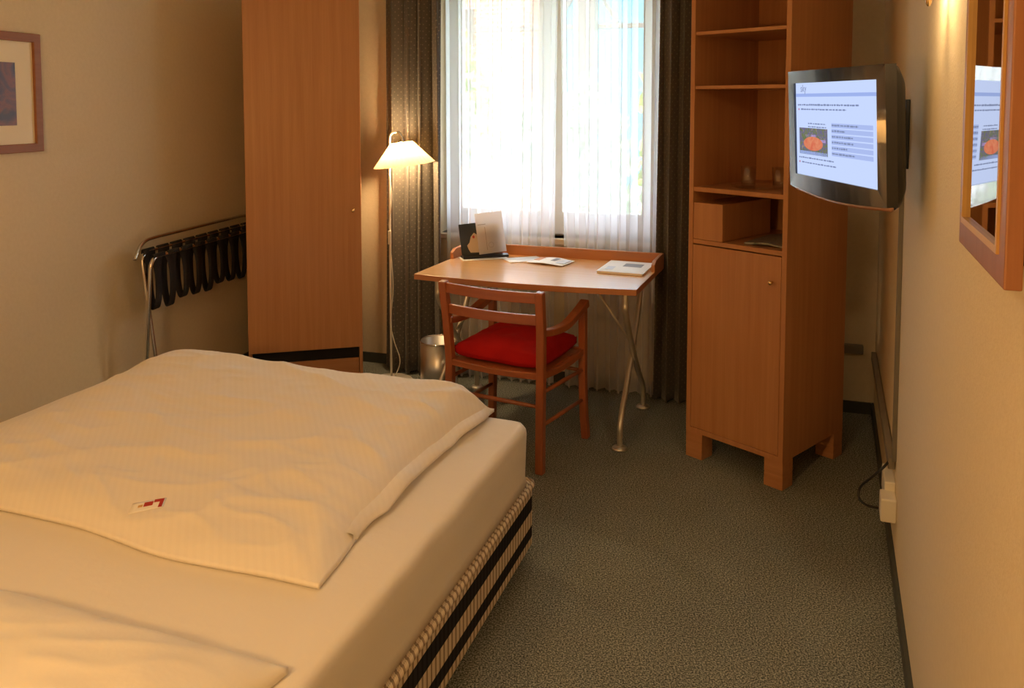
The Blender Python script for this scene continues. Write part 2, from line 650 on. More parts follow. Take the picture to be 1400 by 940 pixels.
# Room axes: the back wall runs along heading 107.5, the room's depth along 17.5 (degrees from +Y, clockwise).
HB = 17.5
CB, SB = math.cos(R(HB)), math.sin(R(HB))


def room(t, s, z=0.0):
    """t along the back wall (right), s into the room's depth."""
    return (t * CB + s * SB, -t * SB + s * CB, z)


S_WALL = 4.49           # inner face of the back wall
HR = 21.3               # right wall heading
AR = Vector((1.837, 4.064, 0))
DR = Vector((math.sin(R(HR)), math.cos(R(HR)), 0))
NR = Vector((-DR.y, DR.x, 0))       # into the room


def rwall(a, off, z=0.0):
    p = AR + DR * a + NR * off
    return (p.x, p.y, z)


HL = 15.5               # left wall heading
AL = Vector((-3.02, 0, 0))
DL = Vector((math.sin(R(HL)), math.cos(R(HL)), 0))
NL = Vector((DL.y, -DL.x, 0))


def lwall(a, off, z=0.0):
    p = AL + DL * a + NL * off
    return (p.x, p.y, z)


CEIL = 2.6
# ------------------------------------------------------------------ the room
structure(MB().box(-4.5, 4.5, -2.5, 6.2, -0.12, 0.0).build('floor', M['carpet']))
structure(MB().box(-4.5, 4.5, -2.5, 6.2, CEIL, CEIL + 0.1).build('ceiling', M['ceil']))
# walls are boxes in their own frames (x right of heading, y along heading)
structure(MB().box(-0.15, 0.0, -1.6, 5.6, 0, CEIL).build('wall_left', M['wall']), loc=tuple(AL), head=HL)
structure(MB().box(0.0, 0.15, -6.0, 0.6, 0, CEIL).build('wall_right', M['wall']), loc=tuple(AR), head=HR)
structure(MB().box(-3.6, 2.2, -1.35, -1.2, 0, CEIL).build('wall_front', M['wall']), loc=(0, 0, 0), head=HB)
WT0, WT1, WZ0, WZ1 = -1.86, -0.57, 0.83, 2.32        # window opening
wb = MB()
xs, zs = [-3.6, WT0, WT1, 1.6], [0, WZ0, WZ1, CEIL]
V = [(x, y, z) for y in (S_WALL, S_WALL + 0.28) for z in zs for x in xs]
F = []
for j in range(3):
    for i in range(3):
        if (i, j) != (1, 1):
            a = j * 4 + i
            F.append((a, a + 1, a + 5, a + 4))
            F.append((a + 16, a + 20, a + 21, a + 17))
ring = [5, 6, 10, 9]
for i in range(4):
    a, b = ring[i], ring[(i + 1) % 4]
    F.append((a, b, b + 16, a + 16))
ring = [0, 3, 15, 12]
for i in range(4):
    a, b = ring[i], ring[(i + 1) % 4]
    F.append((a, a + 16, b + 16, b))
wb.add(V, F)
structure(wb.build('wall_back', M['wall']), loc=(0, 0, 0), head=HB)
# skirting
structure(MB().box(0.0, 0.012, -0.8, 5.3, 0, 0.06).build('baseboard_left', M['skirt']), loc=tuple(AL), head=HL)
structure(MB().box(-0.012, 0.0, -5.5, 0.12, 0, 0.06).build('baseboard_right', M['skirt']), loc=tuple(AR), head=HR)
structure(MB().box(-2.9, 0.52, S_WALL - 0.012, S_WALL, 0, 0.06).build('baseboard_back', M['skirt']), loc=(0, 0, 0), head=HB)

# window: an Empty in the wall's frame that parents frame, two sashes, panes, handle and sill
win = bpy.data.objects.new('window_1', None)
COL.objects.link(win)
win.rotation_euler = (0, 0, heading(HB))
structure(win, 'white double casement window behind the sheer curtains', 'window')
WS = S_WALL + 0.10


def rect_frame(x0, x1, z0, z1, w, y0, y1, wb_=None):
    """A closed rectangular frame of bar width w (bottom bar wb_)."""
    wb_ = wb_ or w
    m = MB()
    o = [(x0, z0), (x1, z0), (x1, z1), (x0, z1)]
    i = [(x0 + w, z0 + wb_), (x1 - w, z0 + wb_), (x1 - w, z1 - w), (x0 + w, z1 - w)]
    V = [(x, y, z) for y in (y0, y1) for x, z in o + i]
    F = []
    for k in range(4):
        j = (k + 1) % 4
        F += [(k, j, 4 + j, 4 + k), (8 + k, 12 + k, 12 + j, 8 + j), (k, 8 + k, 8 + j, j), (4 + k, 4 + j, 12 + j, 12 + k)]
    return m.add(V, F)


rect_frame(WT0, WT1, WZ0, WZ1, 0.05, WS, WS + 0.07).build('window_frame', M['winframe'], win, bevel=0.004)
tm = (-1.205)
for x0, x1 in ((WT0 + 0.04, tm), (tm, WT1 - 0.04)):
    sash = rect_frame(x0, x1, WZ0 + 0.008, WZ1 - 0.04, 0.07, WS - 0.02, WS + 0.035, 0.132).build('sash', M['winframe'], win, bevel=0.004)
    MB().box(x0 + 0.065, x1 - 0.065, WS + 0.006, WS + 0.012, WZ0 + 0.13, WZ1 - 0.10).build('pane', M['pane'], sash)
hm = MB()
hm.box(tm - 0.018, tm + 0.018, WS - 0.034, WS - 0.018, 1.46, 1.56)
hm.box(tm - 0.011, tm + 0.011, WS - 0.075, WS - 0.03, 1.52, 1.545)
hm.box(tm - 0.011, tm + 0.011, WS - 0.075, WS - 0.055, 1.40, 1.53)
hm.build('window_handle', M['whitep'], win, bevel=0.004)
MB().box(WT0, WT1, S_WALL - 0.03, WS, WZ0 - 0.035, WZ0).build('sill', M['sill'], win, bevel=0.006)


# ------------------------------------------------------------------ curtains
def cloth(name, mat, t0, t1, s, z0, z1, folds, amp, seed, flare=1.25, lean=None, n=None, sharp=0.0, nz=26):
    """A hanging pleated cloth in the back wall's frame; UV is metres along the cloth and height."""
    rnd = random.Random(seed)
    n = n or folds * 14
    ph = [rnd.uniform(0, 2 * PI) for _ in range(4)]
    amps = [rnd.uniform(0.6, 1.25) for _ in range(folds + 2)]
    m = MB()
    V, UV = [], []
    for j in range(nz + 1):
        q = j / nz
        z = z1 + (z0 - z1) * q
        f = 0.8 + (flare - 0.8) * q
        u = 0.0
        prev = None
        for i in range(n + 1):
            k = i / n
            x = k * folds
            ai = amps[int(x)] * (1 - (x % 1)) + amps[int(x) + 1] * (x % 1)
            w = x + 0.12 * math.sin(2.1 * x + ph[0] + 1.2 * q)
            dy = math.sin(2 * PI * w) * amp * ai * f
            dx = math.sin(4 * PI * w + 0.4) * sharp * f
            t = t0 + (t1 - t0) * k + dx
            if lean:
                t += lean(k, q)
            zz = z + (0.006 * math.sin(2 * PI * w + 0.9) if j == nz else 0)
            p = (t, s + dy, zz)
            if prev:
                u += math.hypot(p[0] - prev[0], p[1] - prev[1])
            prev = p
            V.append(p)
            UV.append((u, z))
    F = []
    for j in range(nz):
        for i in range(n):
            a = j * (n + 1) + i
            F.append((a, a + 1, a + n + 2, a + n + 1))
    m.add(V, F)
    m.uv = UV
    return m.build(name, mat, smooth=True)


ct = cloth('dark_curtain', M['drape'], -2.155, -1.78, 4.345, 0.02, 2.46, 4, 0.046, 3, flare=1.05, sharp=0.016,
           lean=lambda k, q: -0.02 * q * (1 - k))
tag(ct, 'dark grey-brown dotted curtain behind the floor lamp, left of the window', 'curtain', 'dark curtains', head=HB)
ct.modifiers.new('thick', 'SOLIDIFY').thickness = 0.003
ct = cloth('dark_curtain', M['drape'], -0.565, -0.16, 4.350, 0.012, 2.46, 5, 0.042, 11, flare=1.1, sharp=0.010)
tag(ct, 'dark dotted curtain between the window and the tall shelf cabinet', 'curtain', 'dark curtains', head=HB)
ct.modifiers.new('thick', 'SOLIDIFY').thickness = 0.003

TSL = lambda k, q: -0.035 * max(0, q - 0.05) * k ** 3
TSR = lambda k, q: 0.035 * max(0, q - 0.05) * (1 - k) ** 3
tl = cloth('sheer_curtain', M['sheer'], -1.80, -1.118, 4.408, 0.012, 2.44, 11, 0.020, 21, flare=1.4, sharp=0.008, lean=TSL, n=240)
tag(tl, 'white sheer curtain panel over the left half of the window', 'curtain', 'white sheer curtains', head=HB)
tr = cloth('sheer_curtain', M['sheer'], -1.114, -0.572, 4.408, 0.010, 2.44, 9, 0.020, 22, flare=1.4, sharp=0.008, lean=TSR, n=200)
tag(tr, 'white sheer curtain panel over the right half of the window', 'curtain', 'white sheer curtains', head=HB)
rail = MB().box(-2.25, -0.1, 4.32, 4.44, 2.465, 2.495)
rail.box(-2.2, -2.16, 4.36, 4.40, 2.49, CEIL)
rail.box(-0.2, -0.16, 4.36, 4.40, 2.49, CEIL)
tag(rail.build('curtain_rail', M['whitem']), 'white ceiling rail the curtains hang from', 'curtain rail', head=HB)

# ------------------------------------------------------------------ bed
HD = 19.3
BED = (0.079, 2.785, 0)          # right foot corner; local x to the left is negative, y towards the foot
BW, BLEN = 1.76, 2.05
base = thing('bed_base', 'boxspring base in sand and black striped ticking under the mattress', 'bed', BED, HD)


def round_rect(x0, x1, y0, y1, r, n=5):
    return arc(x1 - r, y0 + r, r, -90, 0, n) + arc(x1 - r, y1 - r, r, 0, 90, n) + arc(x0 + r, y1 - r, r, 90, 180, n) + arc(x0 + r, y0 + r, r, 180, 270, n)


bx = MB().prism(round_rect(-BW, 0, -BLEN, 0, 0.035), 0.062, 0.284)
ob = bx.build('box', M['ticking'], base, bevel=0.010)
edge = round_rect(-BW - 0.002, 0.002, -BLEN - 0.002, 0.002, 0.037)
MB().tube([(x, y, 0.281) for x, y in edge], 0.0085, 8, closed=True).build('piping', M['ticking'], base, smooth=True)
for lx, ly in ((-0.10, -0.10), (-BW + 0.10, -0.10), (-0.10, -BLEN + 0.10), (-BW + 0.10, -BLEN + 0.10)):
    MB().lathe([(0.03, 0.0), (0.032, 0.005), (0.036, 0.066)], (lx, ly), 16).build('leg', M['blackp'], base)

# mattress with a fitted sheet: rounded slab with faint wrinkles
m = MB()
nx, ny = 60, 70
x0, x1, y0, y1 = -BW + 0.01, -0.012, -BLEN + 0.02, -0.012


def mattress_pt(u, v, lev):
    return None


V, F = [], []
rings = [(0.0, 0.287), (0.004, 0.32), (0.002, 0.40), (0.0, 0.470), (0.003, 0.485), (0.010, 0.4955), (0.024, 0.4995)]
per = 240


def perim(inset, r0=0.05):
    pts = round_rect(x0 + inset, x1 - inset, y0 + inset, y1 - inset, max(0.02, r0 - inset), 7)
    # resample evenly
    L = [0]
    for i in range(len(pts)):
        a, b = pts[i], pts[(i + 1) % len(pts)]
        L.append(L[-1] + math.hypot(b[0] - a[0], b[1] - a[1]))
    out, k = [], 0
    for i in range(per):
        d = L[-1] * i / per
        while L[k + 1] < d:
            k += 1
        a, b = pts[k], pts[(k + 1) % len(pts)]
        t = (d - L[k]) / max(1e-9, L[k + 1] - L[k])
        out.append((a[0] + (b[0] - a[0]) * t, a[1] + (b[1] - a[1]) * t))
    return out


cx, cy = (x0 + x1) / 2, (y0 + y1) / 2
for k, (ins, z) in enumerate(rings):
    for (x, y) in perim(ins):
        w = 0.004 * noise.noise(Vector((x * 7, y * 7, z * 2.5))) if 0 < k < 5 else 0
        dx, dy = x - cx, y - cy
        l = math.hypot(dx, dy)
        V.append((x + dx / l * w, y + dy / l * w, z + (0.003 * noise.noise(Vector((x * 5, y * 5, 3))) if k else 0)))
for k in range(len(rings) - 1):
    for i in range(per):
        j = (i + 1) % per
        F.append((k * per + i, k * per + j, (k + 1) * per + j, (k + 1) * per + i))
b0 = (len(rings) - 1) * per
# inner shrinking rings to the centre so the top can undulate
for q in range(1, 12):
    f = 1 - q / 12.0
    for i in range(per):
        px, py, pz = V[b0 + i]
        x, y = cx + (px - cx) * f, cy + (py - cy) * f
        V.append((x, y, 0.4995 + 0.0025 * noise.noise(Vector((x * 5, y * 5, 3)))))
    a = b0 + (q - 1) * per
    for i in range(per):
        j = (i + 1) % per
        F.append((a + i, a + j, a + per + j, a + per + i))
a = b0 + 11 * per
F.append(tuple(a + i for i in range(per)))
F.append(tuple(range(per))[::-1])
m.add(V, F)
mo = m.build('mattress', M['sheet'], smooth=True)
tag(mo, 'thick mattress in a cream fitted sheet on the striped base', 'mattress', loc=BED, head=HD)

# headboard of the base (behind the camera's left)
MB().box(-BW, 0, -BLEN - 0.05, -BLEN - 0.005, 0.05, 0.78).build('headboard', M['beech_x'], base, bevel=0.008)


# duvet, lying from the foot edge up to a = 1.11 (a towards the head, b leftwards from the right edge)
def sstep(e0, e1, x):
    t = min(1, max(0, (x - e0) / (e1 - e0)))
    return t * t * (3 - 2 * t)


def duvet_uv(u, v):
    """u 0 (right) .. 1 (left), v 0 (foot) .. 1 (near)."""
    a_f = -0.012 + 0.03 * math.sin(PI * u) * 0.4
    a_n = 1.105 + 0.02 * math.sin(2 * PI * u + 0.5) + 0.012 * noise.noise(Vector((u * 5, 0, 9)))
    a = a_f + (a_n - a_f) * v
    b_r = 0.155 + 0.045 * math.sin(PI * min(1, v * 1.0)) + 0.012 * noise.noise(Vector((v * 6, 4, 2)))
    b_l = 1.63 + 0.02 * math.sin(PI * v)
    b = b_r + (b_l - b_r) * u
    return a, b


def duvet_h(u, v, a, b):
    du, dv = min(u, 1 - u) * 1.47, min(v, 1 - v) * 1.1
    dr, dn, df, dl = u * 1.47, (1 - v) * 1.1, v * 1.1, (1 - u) * 1.47
    prof = lambda d, w: (1 - math.exp(-(d / w) ** 1.25))
    e = prof(dr, 0.045) * prof(dn, 0.06) * prof(df, 0.030) * prof(dl, 0.10)
    h = 0.062 + 0.040 * (1 - sstep(0.0, 0.75, v))
    h += 0.028 * math.exp(-(((u - 0.92) / 0.22) ** 2 + ((v - 0.03) / 0.30) ** 2))        # raised far left hump
    h += 0.012 * math.exp(-(((u - 0.25) / 0.2) ** 2 + ((v - 0.25) / 0.3) ** 2))
    h -= 0.018 * sstep(0.55, 1.0, v)
    # wrinkles running mostly along the bed's width
    wr = 0.0
    P = Vector((b * 2.2 + a * 1.1, a * 7.0 - b * 1.5, 0.3))
    wr += 0.010 * (1 - abs(noise.noise(P))) ** 5 - 0.003
    P2 = Vector((b * 5.0 - a * 2.0 + 7, a * 13.0 + b * 3.0, 2.7))
    wr += 0.007 * (1 - abs(noise.noise(P2))) ** 6 - 0.002
    P3 = Vector((b * 11 + 3, a * 12 - 5, 5.5))
    wr += 0.0015 * noise.noise(P3)
    # radial pulls at the far right corner
    ang = math.atan2(v * 1.1 + 0.02, u * 1.47 + 0.02)
    rr = math.hypot(u * 1.47, v * 1.1)
    wr += 0.009 * math.sin(ang * 15 + 0.6) * math.exp(-rr / 0.18) * min(1, rr / 0.05)
    rn = math.hypot((1 - v) * 1.1, u * 1.47)
    wr += 0.005 * math.sin(math.atan2((1 - v) * 1.1 + 0.02, u * 1.47 + 0.02) * 13) * math.exp(-rn / 0.16) * min(1, rn / 0.05)
    return 0.012 + e * (h + wr)


m = MB()
nu, nv = 150, 120
V, F = [], []


def remap(t):       # denser rows at the edges
    return 0.5 - 0.5 * math.cos(PI * t) if False else t * 0.45 + 0.55 * (0.5 - 0.5 * math.cos(PI * t))


for j in range(nv + 1):
    for i in range(nu + 1):
        u, v = remap(i / nu), remap(j / nv)
        a, b = duvet_uv(u, v)
        V.append((-b, -a, 0.5035 + duvet_h(u, v, a, b)))
top_n = len(V)
for j in range(nv + 1):
    for i in range(nu + 1):
        x, y, z = V[j * (nu + 1) + i]
        V.append((x, y, 0.5035))
for j in range(nv):
    for i in range(nu):
        a = j * (nu + 1) + i
        F.append((a, a + 1, a + nu + 2, a + nu + 1))
        F.append((top_n + a, top_n + a + nu + 1, top_n + a + nu + 2, top_n + a + 1))
bd = [i for i in range(nu)] + [j * (nu + 1) + nu for j in range(nv)] + [nv * (nu + 1) + i for i in range(nu, 0, -1)] + [j * (nu + 1) for j in range(nv, 0, -1)]
for k in range(len(bd)):
    a, b = bd[k], bd[(k + 1) % len(bd)]
    F.append((a, b, top_n + b, top_n + a))
m.add(V, F)
dv = thing('duvet', 'thick cream striped duvet spread over the foot half of the bed', 'duvet', BED, HD)
m.build('cover', M['duvet'], dv, smooth=True)
# overlapping hem of the cover along its right side
fl = MB()
V, F = [], []
nf = 80
for i in range(nf + 1):
    v = 0.03 + 0.80 * i / nf
    fade = min(1, i / 8, (nf - i) / 14)
    a, b = duvet_uv(0, v)
    wob = 0.006 * noise.noise(Vector((v * 14, 1, 1)))
    lift = fade * (0.014 + 0.014 * (noise.noise(Vector((v * 8, 5, 1))) + 0.4))
    wob = wob * fade + 0.022 * (1 - fade)
    for q, (off, z) in enumerate(((0.05, 0.030), (0.0, 0.026 + lift * 0.5), (-0.022 + wob, 0.006 + lift), (-0.025 + wob, 0.004 + lift * 0.6), (0.0, 0.010))):
        V.append((-(b + off), -a, 0.5035 + max(0.0, z)))
for i in range(nf):
    for q in range(4):
        a = i * 5 + q
        F.append((a, a + 1, a + 6, a + 5))
fl.add(V, F)
fl.build('hem_flap', M['duvet'], dv, smooth=True)

# laundry label on the duvet: patch with a red bracket and a red blot
lab_u, lab_v = 0.355, 0.945


def on_duvet(a, b):
    # invert (approximately) the duvet parametrisation
    u, v = (b - 0.16) / 1.47, (a + 0.01) / 1.11
    for _ in range(6):
        aa, bb = duvet_uv(u, v)
        u += (b - bb) / 1.47
        v += (a - aa) / 1.11
    return 0.5035 + duvet_h(u, v, a, b)


def duvet_patch(pts, lift, n=6):
    """Thin patch that follows the duvet; pts is a quad of (a, b)."""
    m_ = MB()
    V_, F_ = [], []
    for lvl in (0, 1):
        for j in range(n + 1):
            for i in range(n + 1):
                p, q = i / n, j / n
                a_ = (pts[0][0] * (1 - p) + pts[1][0] * p) * (1 - q) + (pts[3][0] * (1 - p) + pts[2][0] * p) * q
                b_ = (pts[0][1] * (1 - p) + pts[1][1] * p) * (1 - q) + (pts[3][1] * (1 - p) + pts[2][1] * p) * q
                V_.append((-b_, -a_, on_duvet(a_, b_) + lift - 0.0012 * (1 - lvl)))
    k = (n + 1) ** 2
    for j in range(n):
        for i in range(n):
            a_ = j * (n + 1) + i
            F_.append((a_, a_ + n + 1, a_ + n + 2, a_ + 1))
            F_.append((k + a_, k + a_ + 1, k + a_ + n + 2, k + a_ + n + 1))
    ring_ = [i for i in range(n)] + [j * (n + 1) + n for j in range(n)] + [n * (n + 1) + i for i in range(n, 0, -1)] + [j * (n + 1) for j in range(n, 0, -1)]
    for q in range(len(ring_)):
        a_, b_ = ring_[q], ring_[(q + 1) % len(ring_)]
        F_.append((a_, b_, k + b_, k + a_))
    return m_.add(V_, F_)


LA, LB = 1.012, 0.735            # label centre


def lq(p, q):
    """label coordinates (p along its length, q across) -> (a, b)."""
    c, s_ = math.cos(R(30)), math.sin(R(30))
    x, y = p, q
    return (LA - (x * s_ + y * c), LB - (x * c - y * s_))


def lrect(p0, p1, q0, q1):
    return [lq(p0, q0), lq(p1, q0), lq(p1, q1), lq(p0, q1)]


lab = duvet_patch(lrect(-0.042, 0.042, -0.021, 0.021), 0.0022).build('sewn_label', M['patch'], dv, smooth=True)
lab['label'] = 'small white label with red print'
duvet_patch(lrect(0.014, 0.038, 0.008, 0.019), 0.0034, 3).build('print', M['redprint'], lab)
duvet_patch(lrect(0.029, 0.038, -0.019, 0.009), 0.0034, 3).build('print', M['redprint'], lab)
duvet_patch(lrect(-0.010, 0.012, -0.003, 0.013), 0.0034, 3).build('print', M['redprint'], lab)
duvet_patch(lrect(-0.024, -0.013, -0.002, 0.006), 0.0034, 2).build('print', M['gilt'], lab)

# pillow at the head end
m = MB()
nu = nv = 64
V, F = [], []
pw, pd = 0.80, 0.66


def pil(u, v, sgn):
    x, y = u * 2 - 1, v * 2 - 1
    pinch = 1 - 0.07 * (1 - abs(x) ** 2.2) * abs(y) ** 6
    pinch2 = 1 - 0.07 * (1 - abs(y) ** 2.2) * abs(x) ** 6
    h = max(0.0, (1 - abs(x) ** 3.2)) ** 0.62 * max(0.0, (1 - abs(y) ** 3.0)) ** 0.62
    X, Y_ = x * pinch2 * pw / 2, y * pinch * pd / 2
    w = 0.006 * noise.noise(Vector((X * 9, Y_ * 9, 4))) + 0.006 * (1 - abs(noise.noise(Vector((X * 6 + Y_ * 5, Y_ * 14 - X * 6, 1))))) ** 3
    if sgn > 0:
        z = 0.013 + h * (0.085 + w) + 0.012 * noise.noise(Vector((X * 4, Y_ * 4, 8))) * (abs(x) ** 6 + abs(y) ** 6 > 0.5)
        z = max(0.006, z)
    else:
        z = 0.0
    return (X, Y_, z)


for sgn in (1, -1):
    for j in range(nv + 1):
        for i in range(nu + 1):
            V.append(pil(i / nu, j / nv, sgn))
k = (nu + 1) * (nv + 1)
for j in range(nv):
    for i in range(nu):
        a = j * (nu + 1) + i
        F.append((a, a + 1, a + nu + 2, a + nu + 1))
        F.append((k + a, k + a + nu + 1, k + a + nu + 2, k + a + 1))
bd = [i for i in range(nu)] + [j * (nu + 1) + nu for j in range(nv)] + [nv * (nu + 1) + i for i in range(nu, 0, -1)] + [j * (nu + 1) for j in range(nv, 0, -1)]
for q in range(len(bd)):
    a, b = bd[q], bd[(q + 1) % len(bd)]
    F.append((a, b, k + b, k + a))
m.add(V, F)
po = m.build('pillow', M['pillow'], smooth=True)
c_, s_ = math.cos(R(HD)), math.sin(R(HD))
plx, ply = -0.46, -1.70
tag(po, 'cream pillow at the head end of the bed', 'pillow', loc=(BED[0] + plx * c_ + ply * s_, BED[1] - plx * s_ + ply * c_, 0.5035), head=HD)

# ------------------------------------------------------------------ wardrobe
WA = (-1.42, 4.341, 0)
HWD = 76.0 - 90.0
wr = thing('wardrobe', 'tall beech wardrobe with a single door standing across the back left corner', 'wardrobe', WA, HWD)
ww, wdp, wh = 0.607, 0.44, 2.2
b = MB()
b.box(0, 0.018, 0.0, wdp, 0, wh)
b.box(ww - 0.018, ww, 0.0, wdp, 0, wh)
b.box(0.018, ww - 0.018, wdp - 0.012, wdp, 0, wh)
b.box(0.018, ww - 0.018, 0.0, wdp, wh - 0.018, wh)
b.box(0.018, ww - 0.018, 0.02, wdp, 0.245, 0.263)
b.build('carcass', M['beech'], wr, bevel=0.0015)
d = MB().box(0.002, ww - 0.002, -0.020, -0.001, 0.25, wh - 0.002).build('door', M['beech'], wr, bevel=0.002)
kn = MB().lathe([(0.004, 0), (0.004, 0.012), (0.009, 0.016), (0.010, 0.022), (0.006, 0.027)], seg=16)
kn.build('knob', M['brass'], d, smooth=True, xf=Matrix.Translation((0.56, -0.020, 1.012)) @ Matrix.Rotation(R(90), 4, 'X'))
MB().box(0.020, ww - 0.020, 0.002, 0.018, 0.012, 0.182).build('drawer', M['beech_x'], wr, bevel=0.002)
MB().box(0.018, ww - 0.018, 0.05, 0.055, 0.01, 0.245).build('recess_shade', M['dark'], wr)  # near-black sheet painted as the shade in the gap above the drawer

# ------------------------------------------------------------------ luggage rack, folded, leaning on the left wall
rk = thing('luggage_rack', 'folded chrome luggage rack with black webbing straps leaning on the left wall', 'luggage rack', lwall(4.10, 0.04, -0.0), 12.8)
# local: y along the wall, x into the room
L1 = 0.93


def uframe(xt, xb, ztop, ya, yb, r=0.055):
    """A U of tube: leg, top bar, leg; leans from xb at the floor to xt at the top."""
    def P(y, z):
        return (xb + (xt - xb) * z / ztop, y, z)
    pts = [P(ya, 0.011)] + [P(ya, z) for z in (0.2, 0.45, 0.7)]
    pts += [P(ya + r - r * math.cos(R(q)), ztop - r + r * math.sin(R(q))) for q in range(0, 91, 15)]
    pts += [P(yb - r + r * math.sin(R(q)), ztop - r + r * math.cos(R(q))) for q in range(0, 91, 15)]
    pts += [P(yb, z) for z in (0.7, 0.45, 0.2, 0.011)]
    return pts


MB().tube(uframe(0.05, 0.16, 0.862, 0.06, 1.12), 0.010, 10, up=(1, 0, 0)).build('rear_frame', M['chrome'], rk, smooth=True)
MB().tube(uframe(0.135, 0.07, 0.850, 0.02, 1.08), 0.010, 10, up=(1, 0, 0)).build('front_frame', M['chrome'], rk, smooth=True)
# back-stop bar: rises from the pivot, bends and runs along above the straps
bp_ = smooth_path([(0.06, 0.0, 0.840), (0.055, 0.022, 0.863), (0.045, 0.065, 0.896), (0.040, 0.12, 0.916), (0.038, 0.2, 0.920)], 6)
bp_ += [(0.038, y, 0.920) for y in (0.4, 0.6, 0.8, 0.92)] + smooth_path([(0.038, 0.98, 0.920), (0.040, 1.04, 0.913), (0.05, 1.10, 0.878), (0.06, 1.12, 0.840)], 6)
MB().tube(bp_, 0.009, 10, up=(1, 0, 0)).build('back_stop', M['chrome'], rk, smooth=True)
for k in range(9):
    y = 0.085 + k * 0.112
    # a strap loops over both top bars and sags into a narrow U between them
    path = [(0.150, 0.850 - 0.004), (0.146, 0.864), (0.132, 0.867), (0.121, 0.856)]
    dep = 0.608 - 0.01 * math.sin(k * 2.1)
    path = [(0.146, 0.846), (0.144, 0.862), (0.132, 0.864), (0.121, 0.852), (0.118, 0.818), (0.128, 0.728), (0.126, 0.648), (0.108, dep - 0.02), (0.085, dep - 0.022),
            (0.064, 0.638), (0.056, 0.728), (0.060, 0.828), (0.060, 0.863), (0.050, 0.877), (0.040, 0.873), (0.037, 0.853)]
    skew = 0.034
    pts = [Vector((x, y + skew * (0.12 - x) / 0.07 * 0.9, z)) for x, z in path]
    pts = smooth_path(pts, 3)
    sb = MB()
    V, F = [], []
    for p in pts:
        hw = 0.024 + 0.020 * sstep(0.77, 0.85, p.z)
        V += [(p.x, p.y - hw, p.z), (p.x, p.y + hw, p.z)]
    for i in range(len(pts) - 1):
        F.append((2 * i, 2 * i + 1, 2 * i + 3, 2 * i + 2))
    sb.add(V, F)
    so = sb.build('strap', M['webbing'], rk, smooth=True)
    so.modifiers.new('thick', 'SOLIDIFY').thickness = 0.003


# ------------------------------------------------------------------ framed picture on the left wall
pc = thing('framed_picture', 'wood framed dark print with a cream mat on the left wall', 'picture', lwall(3.17, 0.0, 1.39), HL)
plen, ph_, pfw = 0.50, 0.50, 0.036
# local: y along wall, x into room, z up from bottom edge
fx = MB()
o = [(0, 0), (plen, 0), (plen, ph_), (0, ph_)]
i_ = [(pfw, pfw), (plen - pfw, pfw), (plen - pfw, ph_ - pfw), (pfw, ph_ - pfw)]
V = [(x, y, z) for x in (0.002, 0.022) for y, z in o + i_]
F = []
for k in range(4):
    j = (k + 1) % 4
    F += [(k, j, 4 + j, 4 + k), (8 + k, 12 + k, 12 + j, 8 + j), (k, 8 + k, 8 + j, j), (4 + k, 4 + j, 12 + j, 12 + k)]
fx.add(V, F)
fx.build('frame', M['frame_d'], pc, bevel=0.003)
MB().box(0.003, 0.010, pfw - 0.004, plen - pfw + 0.004, pfw - 0.004, ph_ - pfw + 0.004).build('mat', M['mat_board'], pc)
pr = MB().box(0.0102, 0.0115, 0.125, plen - 0.125, 0.115, ph_ - 0.125).build('print', M['art'], pc)
pr['label'] = 'dark purple and red abstract print'

# ------------------------------------------------------------------ floor lamp
LP = (-0.69, 4.60, 0)
lamp = thing('floor_lamp', 'white floor lamp with a tilted conical shade beside the wardrobe', 'lamp', LP, 0)
MB().lathe([(0.125, 0.0), (0.127, 0.008), (0.12, 0.016), (0.03, 0.022), (0.012, 0.03)], seg=36).build('base', M['whitem'], lamp, smooth=True)
MB().tube([(0, 0, 0.022), (0, 0, 0.6), (0, 0, 1.30)] + smooth_path([(0, 0, 1.36), (0.004, 0, 1.41), (0.022, 0, 1.432), (0.05, 0, 1.434)], 5), 0.0065, 10, up=(0, 1, 0)).build('pole', M['whitem'], lamp, smooth=True)
SHC = Vector((0.070, -0.01, 1.378))          # top centre of the shade
XF = Matrix.Translation(SHC) @ Matrix.Rotation(R(-7), 4, 'Y')
ar = MB().tube(smooth_path([(0.045, 0, 1.434), (0.060, -0.002, 1.425), (0.072, -0.006, 1.40), (0.078, -0.01, 1.372), (0.079, -0.01, 1.35)], 5), 0.008, 10, up=(0, 1, 0))
ar.build('socket_arm', M['chrome'], lamp, smooth=True)
sh = MB()
seg = 72
V, F = [], []
for i in range(seg):
    a = 2 * PI * i / seg
    k = 1.0 + (0.018 if i % 2 else -0.018)
    V += [(0.060 * k * math.cos(a), 0.060 * k * math.sin(a), 0.0), (0.170 * k * math.cos(a), 0.170 * k * math.sin(a), -0.128)]
for i in range(seg):
    j = (i + 1) % seg
    F.append((2 * i, 2 * i + 1, 2 * j + 1, 2 * j))
sh.add(V, F)
sho = sh.build('lamp_shade', M['shade'], lamp, xf=XF)
MB().tube([(0.0, 0, 0.0)] + [(0.059 * math.cos(0), 0, 0.0)], 0.0015, 6).tube([(-0.059, 0, 0.0), (0.0, 0, 0.0)], 0.0015, 6).build('shade_carrier', M['chrome'], lamp, xf=XF)
bulb = MB().lathe([(0.006, 0.0), (0.013, -0.01), (0.014, -0.03), (0.026, -0.06), (0.024, -0.08), (0.010, -0.094)][::-1], seg=16)
bulb.build('bulb', glow('bulb_glass', (1.0, 0.66, 0.32), 620.0), lamp, smooth=True, xf=XF)
sw = MB().box(-0.009, 0.009, -0.024, -0.006, 0.80, 0.88).build('switch', M['whitep'], lamp, bevel=0.004)
